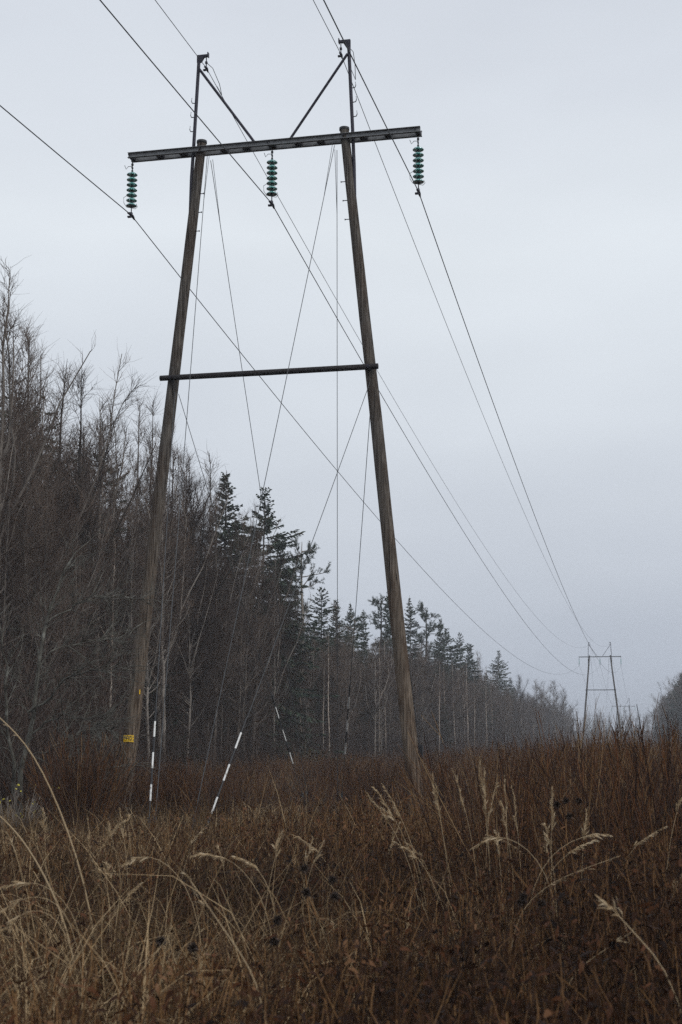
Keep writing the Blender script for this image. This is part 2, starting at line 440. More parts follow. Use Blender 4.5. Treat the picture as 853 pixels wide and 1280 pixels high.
def build_pylon():
    root = empty('power_pylon', (0, 0, 0))
    # two leaning wooden poles
    ends = {}
    for sgn, r0, r1 in ((-1, 0.170, 0.108), (1, 0.172, 0.105)):
        foot, top = (sgn * 3.31, 0, -0.25), (sgn * 1.70, 0, 15.46 + (0.02 if sgn > 0 else 0))
        o = pole_mesh(foot, top, r0, r1, 3 + sgn).build('pole', M['pole'], root)
        cp = MB()
        cp.lathe([(0.001, 0.035), (r1 + .012, 0.03), (r1 + .014, -.03), (r1 + .004, -.035)], (sgn * 1.70, 0, 15.47))
        cp.build('pole_cap', M['cap'], o)
        # step bolts near the top of the pole
        for z in (14.2, 13.75, 13.3):
            t = (z - foot[2]) / (top[2] - foot[2]); p = lerp(foot, top, t)
            sb = MB(); sb.tube([(p[0] - sgn * .10, -.02, z), (p[0] - sgn * .20, -.02, z)], .010, 6); sb.tube([(p[0] - sgn * .195, -.02, z), (p[0] - sgn * .21, -.02, z)], .02, 6)
            sb.build('step_bolt', M['darksteel'], o)
        ends[sgn] = (foot, top)
    def on_pole(sgn, z):
        f, t = ends[sgn]; return lerp(f, t, (z - f[2]) / (t[2] - f[2]))
    # crossarm: two steel channels either side of the poles, tied by spacer plates
    mb = MB()
    for sy in (-1, 1):
        y = sy * 0.095
        mb.box((0, y, ARM_Z), (6.94, .008, .11))
        mb.box((0, y + sy * .034, ARM_Z + .0585), (6.94, .068, .008))
        mb.box((0, y + sy * .034, ARM_Z - .0585), (6.94, .068, .008))
    arm = mb.build('crossarm', M['steel'], root)
    for x in (-3.40, -2.72, -2.15, -1.15, -.62, 0, .62, 1.15, 2.15, 2.72, 3.40):
        mb = MB(); mb.box((x, 0, ARM_Z - .01), (.16 if abs(x) < 3.3 else .10, .178, .085))
        mb.build('spacer_plate', M['darksteel'], arm)
    for x in (-3.45, -1.7, -.09, 1.7, 3.35):
        mb = MB(); mb.tube([(x, -.155, ARM_Z + .02), (x, .155, ARM_Z + .02)], .014, 6)
        mb.build('tie_bolt', M['darksteel'], arm)
    for x in (-3.40, 0, 3.40):
        mb = MB(); mb.tube([(x, 0, ARM_Z + .03), (x, 0, ARM_Z + .13)], .012, 6)
        mb.build('hanger_bolt', M['darksteel'], arm)
    # lower wooden brace
    mb = MB()
    mb.tube([(-2.53, -.205, 9.80), (0, -.212, 9.795), (2.50, -.205, 9.80)], [.062, .066, .064], 14)
    br = mb.build('brace_beam', mat_brace, root)
    for sgn in (-1, 1):
        p = on_pole(sgn, 9.8)
        mb = MB(); mb.tube([(p[0], -.29, 9.8), (p[0], .19, 9.8)], .016, 6); mb.tube([(p[0], -.275, 9.8), (p[0], -.268, 9.8)], .035, 6)
        mb.build('through_bolt', M['darksteel'], br)
    # steel peak posts that carry the earth wires
    for sgn in (-1, 1):
        o = MB()
        top = (sgn * 1.80, .0, 17.60)
        o.tube([(sgn * 1.95, -.02, 13.35), (sgn * 1.93, -.02, 14.6), (sgn * 1.90, 0, 15.3), top], .040, 10)
        post = o.build('earth_wire_post', M['darksteel'], root)
        b = MB()       # tapered bracket at the head
        x0, x1 = top[0] - sgn * (-.045), top[0] - sgn * .215
        b.add([(x0, -.035, 17.64), (x1, -.035, 17.64), (x1, -.035, 17.59), (x1 + sgn * .09, -.035, 17.58), (top[0] - sgn * .06, -.035, 17.47), (x0, -.035, 17.45),
               (x0, .035, 17.64), (x1, .035, 17.64), (x1, .035, 17.59), (x1 + sgn * .09, .035, 17.58), (top[0] - sgn * .06, .035, 17.47), (x0, .035, 17.45)],
              [(0, 1, 2, 3, 4, 5), (11, 10, 9, 8, 7, 6), (0, 6, 7, 1), (1, 7, 8, 2), (2, 8, 9, 3), (3, 9, 10, 4), (4, 10, 11, 5), (5, 11, 6, 0)])
        b.box((x1 - sgn * .008, 0, 17.63), (.02, .10, .11))
        b.build('head_bracket', M['darksteel'], post)
        c = MB()       # suspension clamp with its link
        xe = top[0] - sgn * .18
        c.tube([(xe, 0, 17.56), (xe, 0, 17.36)], .012, 6)
        c.box((xe, 0, 17.44), (.05, .05, .05))
        c.tube([(xe, -.14, 17.27), (xe, -.05, 17.31), (xe, .05, 17.31), (xe, .14, 17.27)], [.016, .032, .032, .016], 8)
        c.box((xe - .03, -.02, 17.25), (.07, .05, .035))
        c.build('wire_clamp', M['darksteel'], post)
        j = MB()       # earth jumper loop from the clamp back to the post
        xo = top[0] + sgn * .07
        if sgn > 0:
            j.tube([(top[0] + .03, .02, 17.44), (xo + .03, .05, 17.36), (xo + .05, .15, 17.1), (xo + .03, .3, 16.8), (xe + .1, .55, 17.26)], .008, 5)
        else:
            j.tube([(xe, .02, 17.45), (xe + .12, .12, 17.35), (xe + .22, .35, 17.05), (xe + .2, .6, 16.9), (xe + .02, .8, 17.22)], .008, 5)
        j.build('earth_jumper', M['wire'], post)
        for z in (16.45, 16.1, 15.75):   # climbing hooks
            t = (z - 15.3) / 2.3; x = sgn * (1.90 - .10 * t)
            h = MB()
            h.tube([(x + sgn * .03, 0, z), (x + sgn * .10, 0, z + .01), (x + sgn * .12, 0, z + .06), (x + sgn * .11, 0, z + .14)], [.011, .011, .010, .008], 6)
            h.build('climbing_hook', M['darksteel'], post)
        d = MB()       # sloping stay of the post
        d.tube([(top[0] - sgn * .02, -.03, 17.28), (sgn * .40, 0, ARM_Z + .065)], .032, 8)
        d.build('post_stay', M['darksteel'], root)
    # insulator strings
    for x in (-3.40, 0.0, 3.40):
        f = MB()
        f.tube([(0, 0, -.05), (0, 0, -.27)], .013, 8)
        f.box((0, 0, -.12), (.05, .03, .05)); f.box((0, 0, -.20), (.03, .06, .04))
        f.tube([(0, 0, -.26), (0, 0, -1.17)], .024, 8)
        f.tube([(0, 0, -1.17), (0, 0, -1.33)], .013, 8)
        f.tube([(0, -.02, -.175), (-.09, -.02, -.165), (-.15, -.02, -.23), (-.185, -.02, -.13)], .007, 5)        # upper arcing horn
        f.tube([(0, 0, -1.19), (-.12, 0, -1.16), (-.19, 0, -1.05), (-.20, 0, -.92), (-.13, 0, -.88)], .006, 5)   # lower arcing horn
        f.tube([(0, 0, -1.19), (.10, 0, -1.22), (.15, 0, -1.17), (.12, 0, -1.10)], .006, 5)
        st = f.build('insulator_string', M['cap'], root, (x, 0, ARM_Z - .06))
        for i in range(7):
            g = MB()
            g.lathe([(.024, .035), (.045, .03), (.085, .012), (.125, -.018), (.128, -.030), (.122, -.036), (.10, -.020), (.09, -.034), (.08, -.016), (.06, -.030), (.045, -.012), (.024, -.02)], sides=20)
            g.build('glass_disc', M['glass'], st, (0, 0, -.345 - i * .127))
        c = MB()
        c.tube([(0, -.22, -1.395), (0, -.10, -1.36), (0, .10, -1.36), (0, .22, -1.395)], [.018, .036, .036, .018], 8)
        c.box((0, 0, -1.335), (.05, .07, .07)); c.box((-.03, -.03, -1.415), (.09, .06, .035))
        c.build('conductor_clamp', M['darksteel'], st)
    # guy strands, crossing on both sides of the frame
    PT = {-1: (-1.52, 15.06), 1: (1.50, 15.04)}
    PM = {-1: (-2.20, 9.50), 1: (2.30, 9.46)}
    spec = [(-1, PT, -1, (-.34, -6.2, 0), 0), (-1, PM, -1, (-.44, -6.2, 0), 1), (1, PT, -1, (.23, -6.0, 0), 0), (1, PM, -1, (.43, -6.0, 0), 1),
            (-1, PT, 1, (-.55, 6.2, 0), 0), (-1, PM, 1, (-.60, 6.2, 0), 1), (1, PT, 1, (.19, 6.2, 0), 0), (1, PM, 1, (.27, 6.2, 0), 1)]
    for sgn, tab, sy, anchor, marked in spec:
        x, z = tab[sgn]
        up = np.array((x, sy * .13, z)); an = np.array(anchor) + np.array((0, 0, -.1))
        g = MB()
        sag = np.array((0, 0, -.05))
        pts = [tuple(up + (an - up) * t + sag * 4 * t * (1 - t)) for t in np.linspace(0, 1, 9)]
        g.tube(pts, .0075, 6)
        if not marked:
            g.tube([tuple(up + np.array((sgn * -.05, 0, .02))), tuple(up + (an - up) * .09)], .006, 5)
        gw = g.build('guy_strand', M['guy'], root)
        if marked:
            L = np.linalg.norm(an - up); dv = (up - an) / L
            s = MB()
            base = an + dv * MARK[(sgn, sy)]
            for k in range(6):
                # bands run black, white, black ... up the sleeve, thin enough to butt end to end
                s.tube([tuple(base + dv * (k * .335)), tuple(base + dv * ((k + 1) * .335))], .0175, 10, 1 if k % 2 else 0)
            s.build('guy_marker', [M['white'], M['black']], gw)
        e = MB()       # anchor rod
        dv = (up - an) / np.linalg.norm(up - an)
        e.tube([tuple(an - dv * .2), tuple(an + dv * .55)], .016, 6); e.box(tuple(an + dv * .5), (.05, .04, .09))
        e.build('anchor_rod', M['guy'], gw)
    return root, on_pole

MARK = {(-1, -1): .88, (1, -1): .62, (-1, 1): 1.45, (1, 1): 1.75}
mat_brace = mat_noise('tarred_brace_wood', [(0.3, (0.012, 0.011, 0.013)), (0.7, (0.036, 0.032, 0.032))], scale=(.4, 8, 8), nscale=3, detail=7, rough=.8)
pylon, on_pole = build_pylon()
pylon.location = (-8.12, 30.0, 0.0)
tag(pylon, 'nearest wooden two-pole power pylon with green glass insulators and a yellow plate', 'pylon', 'pylons of the power line')
index_kids(pylon)
for (x, y, z, lab) in ((-8.13, 240.0, 0.05, 'smaller two-pole pylon standing beyond the brush at the end of the clearing'),
                       (-8.33, 436.0, -3.62, 'tiny faint pylon seen behind the right leg of the second pylon')):
    c = copy_tree(pylon)
    c.location = (x, y, z)
    c['label'] = lab
# what only the nearest pylon wears: number plate, paint dab, down-lead cover
p = on_pole(-1, 1.73)
pl = MB()
n = 9
for i in range(n - 1):
    a0, a1 = (R(-138 + 88 * j / (n - 1)) for j in (i, i + 1))
    rr = .178
    q = [(p[0] + rr * math.cos(a0), rr * math.sin(a0)), (p[0] + rr * math.cos(a1), rr * math.sin(a1))]
    q2 = [(p[0] + (rr - .01) * math.cos(a0), (rr - .01) * math.sin(a0)), (p[0] + (rr - .01) * math.cos(a1), (rr - .01) * math.sin(a1))]
    z0, z1 = 1.655, 1.805
    pl.add([(*q[0], z0), (*q[1], z0), (*q[1], z1), (*q[0], z1), (*q2[0], z0), (*q2[1], z0), (*q2[1], z1), (*q2[0], z1)],
           [(0, 1, 2, 3), (7, 6, 5, 4), (3, 2, 6, 7), (4, 5, 1, 0), (0, 3, 7, 4), (1, 5, 6, 2)])
plate = pl.build('number_plate', M['yellow'], pylon)
tx = MB()
def glyph(strokes, a_left, wdeg):
    for (u0, v0, u1, v1) in strokes:
        for (ua, ub) in ([(u0, (u0 + u1) / 2), ((u0 + u1) / 2, u1)] if u1 - u0 > .5 else [(u0, u1)]):
            A0, A1 = R(a_left + ua * wdeg), R(a_left + ub * wdeg)
            z0, z1 = 1.675 + v0 * .11, 1.675 + v1 * .11
            r = .1805
            tx.add([(p[0] + r * math.cos(A0), r * math.sin(A0), z0), (p[0] + r * math.cos(A1), r * math.sin(A1), z0), (p[0] + r * math.cos(A1), r * math.sin(A1), z1), (p[0] + r * math.cos(A0), r * math.sin(A0), z1)], [(0, 1, 2, 3)])
plus = [(.1, .45, .9, .55), (.43, .18, .57, .45), (.43, .55, .57, .82)]
glyph(plus, -128, 14); glyph(plus, -110, 14)
glyph([(.35, .05, .68, .95)], -92, 9)
glyph([(.05, .08, .18, .92), (.72, .08, .85, .92), (.18, .81, .72, .92), (.18, .08, .72, .19)], -80, 17)
tx.build('plate_lettering', M['ink'], plate)
d = MB()
q = on_pole(-1, 2.74)
for a0 in (-48,):
    A0, A1 = R(a0), R(a0 + 8); r = .166
    d.add([(q[0] + r * math.cos(A0), r * math.sin(A0), 2.69), (q[0] + r * math.cos(A1), r * math.sin(A1), 2.70), (q[0] + r * math.cos(A1), r * math.sin(A1), 2.80), (q[0] + r * math.cos(A0), r * math.sin(A0), 2.79)], [(0, 1, 2, 3)])
d.build('paint_dab', M['yellow'], pylon)
cv = MB()
q0, q1 = on_pole(1, 1.28), on_pole(1, 1.62)
cv.box((q0[0] * .5 + q1[0] * .5 + .205, -.02, 1.45), (.085, .07, .30)); cv.tube([(q1[0] + .2, -.02, 1.58), (on_pole(1, 3.2)[0] + .165, -.02, 3.2)], .008, 6)
cv.build('cable_cover', M['black'], pylon)

# ---------------------------------------------------------------- conductors
def wire(name, x, zc, r, label, cat, group, back, fwd):
    pts, rr = [], []
    def span(y0, y1, z0, z1, s, n):
        for i in range(n):
            t = i / n
            pts.append((x, y0 + (y1 - y0) * t, z0 + (z1 - z0) * t - 4 * s * t * (1 - t)))
    span(-180, 30, zc, zc, back, 50)
    span(30, 240, zc, zc + .05, fwd, 60)
    span(240, 436, zc + .05, zc - 3.62, 4.4, 40)
    span(436, 640, zc - 3.62, zc + 2.0, 4.4, 30)
    pts.append((x, 640, zc + 2.0))
    mb = MB(); mb.tube(pts, r, 6)
    tag(mb.build(name, M['wire'], None), label, cat, group)
ZC = ARM_Z - .06 - 1.362
wire('conductor_wire', -11.52, ZC, .0118, 'phase wire on the insulator at the far end of the crossarm beside the forest', 'power line', 'phase wires', 3.4, 5.0)
wire('conductor_wire', -8.12, ZC, .0118, 'phase wire hanging from the middle insulator of the crossarm', 'power line', 'phase wires', 3.3, 5.1)
wire('conductor_wire', -4.72, ZC, .0118, 'phase wire on the crossarm end away from the forest', 'power line', 'phase wires', 3.0, 4.8)
wire('earth_wire', -9.74, 17.31, .0085, 'thin earth wire clamped to the post above the yellow-plated pole', 'power line', 'earth wires', 3.0, 4.9)
wire('earth_wire', -6.50, 17.31, .0085, 'thin earth wire clamped to the post above the pole without a plate', 'power line', 'earth wires', 3.0, 4.7)

# ---------------------------------------------------------------- trees: one of each kind, then copies
def bare_parts(seed, H, r, spread=.22, n1=46, n2=10, n3=7, first=.16, elev=(28, 70), wob=.25, up=.12, lean=0.0, tw=.0060, twl=.6, lead=4):
    """a leafless tree: leader, a few rising co-leaders, limbs, branches and whip-like twigs"""
    rng = np.random.default_rng(seed)
    k = 14
    t = np.linspace(0, 1, k)
    w = np.cumsum(rng.normal(0, wob * H / 120, (k, 2)), 0); w -= w[0]
    tr = np.zeros((1, k, 3)); tr[0, :, 0] = w[:, 0] + lean * H * t ** 1.3; tr[0, :, 1] = w[:, 1]; tr[0, :, 2] = t * H
    tr[0, 0, 2] = -.2
    trad = (r * (1 - t) ** .75 + .007)[None]
    tr_parts = [tubes(tr, trad, 7)]
    s1 = np.concatenate([rng.uniform(.28, .62, lead), first + (.97 - first) * rng.random(n1)])
    N1 = len(s1); isl = np.arange(N1) < lead
    p1, T1 = along(tr, np.zeros(N1, int), s1)
    az = np.arange(N1) * 2.4 + rng.normal(0, .5, N1)
    el = np.radians(np.where(isl, rng.uniform(60, 74, N1), elev[0] + (elev[1] - elev[0]) * s1 + rng.normal(0, 8, N1)))
    d1 = np.stack([np.cos(az) * np.cos(el), np.sin(az) * np.cos(el), np.sin(el)], -1)
    L1 = np.where(isl, (1 - s1) * H * rng.uniform(.75, 1.0, N1), spread * H * (1.06 - s1) ** .7 * rng.uniform(.5, 1.15, N1))
    P1 = grow(p1, d1, L1, 8, up, .11, rng)
    r1 = np.clip(r * np.where(isl, .70, .42) * (1 - s1) ** .6, .009, 1)[:, None] * np.linspace(1, .2, 8)[None] + .003
    tr_parts.append(tubes(P1, r1, 4))
    per = np.clip(np.round(n2 * L1 / 2.3), 1, n2 * 3).astype(int)
    i2 = np.repeat(np.arange(N1), per); N2 = len(i2); t2 = rng.uniform(.15, 1, N2)
    p2, T2 = along(P1, i2, t2)
    d2 = norm(T2 + perp(T2, rng) * rng.uniform(.4, .9, (N2, 1)) + np.array([0, 0, .18]))
    L2 = np.minimum(L1[i2], 3.4) * (1.08 - t2) * rng.uniform(.3, .8, N2) + .3
    P2 = grow(p2, d2, L2, 5, up, .13, rng)
    cr = [tubes(P2, np.linspace(.011, .0040, 5)[None] * rng.uniform(.7, 1.3, (N2, 1)), 3)]
    i3 = np.repeat(np.arange(N2), np.clip(np.round(n3 * L2 / 1.0), 1, n3 * 2).astype(int)); N3 = len(i3); t3 = rng.uniform(.1, 1, N3)
    p3, T3 = along(P2, i3, t3)
    d3 = norm(T3 + perp(T3, rng) * rng.uniform(.4, 1.2, (N3, 1)) + np.array([0, 0, .10]))
    P3 = grow(p3, d3, twl * rng.uniform(.35, 1.5, N3), 3, .05, .2, rng)
    cr.append(tubes(P3, np.broadcast_to(np.linspace(tw, tw * .35, 3)[None], (N3, 3)), 3))
    # whips straight from the leader and the limbs
    q = 9
    p4, T4 = along(tr, np.zeros(q, int), rng.uniform(.6, .98, q))
    P4 = grow(p4, norm(T4 + perp(T4, rng) * .5), rng.uniform(.3, 1.0, q), 4, .12, .1, rng)
    i5 = np.repeat(np.arange(N1), 6); p5, T5 = along(P1, i5, rng.uniform(.1, 1, N1 * 6))
    P5 = grow(p5, norm(T5 * .7 + perp(T5, rng)), rng.uniform(.3, 1.1, N1 * 6), 4, .14, .16, rng)
    P45 = np.concatenate([P4, P5])
    cr.append(tubes(P45, np.broadcast_to(np.linspace(tw * 1.2, tw * .4, 4)[None], (len(P45), 4)), 3))
    return tr_parts, cr

def spruce_parts(seed, H, r, width=.22, step=.22, per=9, tier_gap=.10, lowest=.08):
    rng = np.random.default_rng(seed)
    k = 10; t = np.linspace(0, 1, k)
    tr = np.zeros((1, k, 3)); tr[0, :, 2] = t * H; tr[0, 0, 2] = -.2
    tr[0, :, 0] = np.cumsum(rng.normal(0, .02, k)); tr[0, :, 1] = np.cumsum(rng.normal(0, .02, k))
    trp = [tubes(tr, (r * (1 - t) ** .9 + .010)[None], 7)]
    zs = np.arange(lowest * H, H * .985, step)
    N = len(zs) * per
    z = np.repeat(zs, per) + rng.uniform(-.12, .12, N)
    s = np.clip(z / H, 0, .995)
    p, _ = along(tr, np.zeros(N, int), s)
    az = rng.uniform(0, 2 * np.pi, N)
    prof = width * H * (1 - s) ** .72 + .10
    L = prof * rng.uniform(.5, 1.2, N) * (1 + .22 * np.sin(z * 1.7 + seed) + .18 * np.sin(az * 2 + z * .6 + seed * 1.3))
    keep = rng.random(N) > tier_gap
    p, az, L, s = p[keep], az[keep], L[keep], s[keep]; N = len(L)
    el = np.radians(-20 + 58 * s ** 4 + rng.normal(0, 8, N))
    d = np.stack([np.cos(az) * np.cos(el), np.sin(az) * np.cos(el), np.sin(el)], -1)
    P = grow(p, d, L, 6, -.015 + .0 * L, .03, rng)
    P[:, :, 2] += (np.linspace(0, 1, 6)[None] ** 2.2) * (L * .13)[:, None]      # tips turn up
    trp.append(tubes(P, (np.linspace(.020, .005, 6)[None] * (L / L.max() * .7 + .4)[:, None]), 3))
    i2 = np.repeat(np.arange(N), np.clip(np.round(44 * L / 1.6), 6, 66).astype(int)); t2 = rng.uniform(.05, 1, len(i2)) ** .85
    p2, T2 = along(P, i2, t2)
    sd = np.cross(T2, np.array([0, 0, 1.])); sd = norm(sd) * np.where(rng.random((len(i2), 1)) < .5, 1, -1)
    d2 = norm(T2 * .75 + sd * rng.uniform(.2, .9, (len(i2), 1)) + np.array([0, 0, -.55]) * rng.uniform(0, 1.5, (len(i2), 1)))
    L2 = (.08 + .30 * np.minimum(L[i2] / 2.0, 1) * (1.15 - t2 * .6)) * rng.uniform(.6, 1.3, len(i2))
    P2 = grow(p2, d2, L2, 3, -.08, .08, rng)
    w = np.array([.022, .038, .008])[None] * rng.uniform(.8, 1.4, (len(i2), 1))
    cr = [ribbons(P2, w, perp(norm(P2[:, 2] - P2[:, 0]), rng))]
    # shoots round the leader
    return trp, cr

def pine_parts(seed, H, r):
    rng = np.random.default_rng(seed)
    k = 10; t = np.linspace(0, 1, k)
    tr = np.zeros((1, k, 3)); tr[0, :, 2] = t * H; tr[0, 0, 2] = -.2
    tr[0, :, 0] = np.cumsum(rng.normal(0, .05, k)); tr[0, :, 1] = np.cumsum(rng.normal(0, .05, k))
    trp = [tubes(tr, (r * (1 - t) ** .6 + .02)[None], 7)]
    N = 34
    s = .42 + .57 * rng.random(N)
    p, _ = along(tr, np.zeros(N, int), s)
    az = np.arange(N) * 2.4; el = np.radians(rng.uniform(0, 45, N))
    L = (2.9 * (1 - s) ** .45 + .5) * rng.uniform(.6, 1.15, N)
    P = grow(p, np.stack([np.cos(az) * np.cos(el), np.sin(az) * np.cos(el), np.sin(el)], -1), L, 6, .08, .12, rng)
    trp.append(tubes(P, np.broadcast_to(np.linspace(.045, .012, 6)[None], (N, 6)), 4))
    n2 = 11
    i2 = np.repeat(np.arange(N), n2); t2 = rng.uniform(.3, 1, N * n2)
    p2, T2 = along(P, i2, t2)
    P2 = grow(p2, norm(T2 + perp(T2, rng) * .8 + np.array([0, 0, .2])), rng.uniform(.3, .8, N * n2), 4, .1, .12, rng)
    trp.append(tubes(P2, np.broadcast_to(np.linspace(.012, .006, 4)[None], (N * n2, 4)), 3))
    n3 = 34
    i3 = np.repeat(np.arange(N * n2), n3); t3 = rng.uniform(.25, 1, N * n2 * n3)
    p3, T3 = along(P2, i3, t3)
    d3 = norm(T3 * .5 + perp(T3, rng) + np.array([0, 0, .25]))
    P3 = grow(p3, d3, rng.uniform(.10, .2, len(i3)), 2, 0, .1, rng)
    cr = [ribbons(P3, np.broadcast_to(np.array([.014, .004])[None], (len(i3), 2)), perp(d3, rng))]
    return trp, cr

TEMPL = {}
def template(kind, parts, bark, leaf, H):
    trp, crp = parts
    me_t = np_obj('trunk', [(V, Q, 0) for V, Q in trp], [bark], smooth=True)
    me_c = np_obj('crown', [(V, Q, 0) for V, Q in crp], [leaf])
    TEMPL[kind] = (me_t, me_c, H, parts)
BARE = []
for i, (H, r, kw) in enumerate([
        (18.0, .115, {}), (17.0, .10, dict(spread=.19, elev=(38, 74), lead=3)), (18.5, .13, dict(spread=.26, wob=.4, elev=(22, 66), lead=5)),
        (16.0, .09, dict(spread=.16, elev=(42, 76), lead=2)), (17.5, .11, dict(spread=.23, lean=.05)), (15.0, .085, dict(spread=.20, wob=.45, lean=-.04, lead=3)),
        (18.0, .12, dict(spread=.25, n1=52, up=.16, elev=(18, 64), lead=5)), (16.5, .10, dict(spread=.18, first=.25, up=.18, lead=4))]):
    kd = 'bare%d' % i
    template(kd, bare_parts(100 + i, H, r, **kw), M['bark'], M['twig'], H); BARE.append(kd)
for i, (H, r, kw) in enumerate([(15.0, .095, dict(spread=.10, first=.45, n1=22, elev=(40, 74), lead=1)), (14.0, .085, dict(spread=.09, first=.5, n1=18, elev=(35, 74), lead=0)), (9.0, .085, dict(spread=.05, first=.55, n1=6, n2=2, n3=2, lead=0))]):
    template('birch%d' % i, bare_parts(200 + i, H, r, **kw), M['birch'], M['twig'], H)
for i, (H, kw) in enumerate([(17.0, {}), (16.0, dict(width=.17, tier_gap=.16)), (15.0, dict(width=.28, step=.25, tier_gap=.22)), (17.0, dict(width=.14, tier_gap=.2)), (16.5, dict(width=.25, tier_gap=.3, per=7)), (15.5, dict(width=.18, tier_gap=.35, lowest=.2))]):
    template('spruce%d' % i, spruce_parts(300 + i, H, .13, **kw), M['bark'], M['needle'], H)
template('pine0', pine_parts(400, 16.0, .15), M['bark'], M['pine'], 16.0)
template('pine1', pine_parts(401, 15.0, .14), M['bark'], M['pine'], 15.0)

used = set()
NAMES = {'bare': ('bare_tree', 'bare tree'), 'birch': ('birch_tree', 'birch'), 'spruce': ('spruce_tree', 'spruce'), 'pine': ('pine_tree', 'pine')}
def tree(kind, x, y, ztop, rz, label, group=None):
    t, c, H, _ = TEMPL[kind]
    g = float(ground_z(x, y))
    s = (ztop - g) / H
    nm, cat = NAMES[kind.rstrip('0123456789')]
    root = empty(nm, (x, y, g), rz, label, cat, group)
    hsh = (math.sin(x * 12.9 + y * 78.2) * 43758.5) % 1.0; hs2 = (math.sin(x * 39.3 + y * 11.1) * 24634.6) % 1.0
    wd = (.84 + .36 * hsh) * (1.3 if y > 105 and nm == 'bare_tree' else 1)
    root.scale = (s * wd, s * wd, s)
    root.rotation_euler = (R(2.6) * (hs2 - .5), R(2.6) * (hsh - .5), rz)
    if kind in used:
        t, c = t.copy(), c.copy()
        COL.objects.link(t); COL.objects.link(c)
    used.add(kind)
    t.parent = root; c.parent = root
    return root

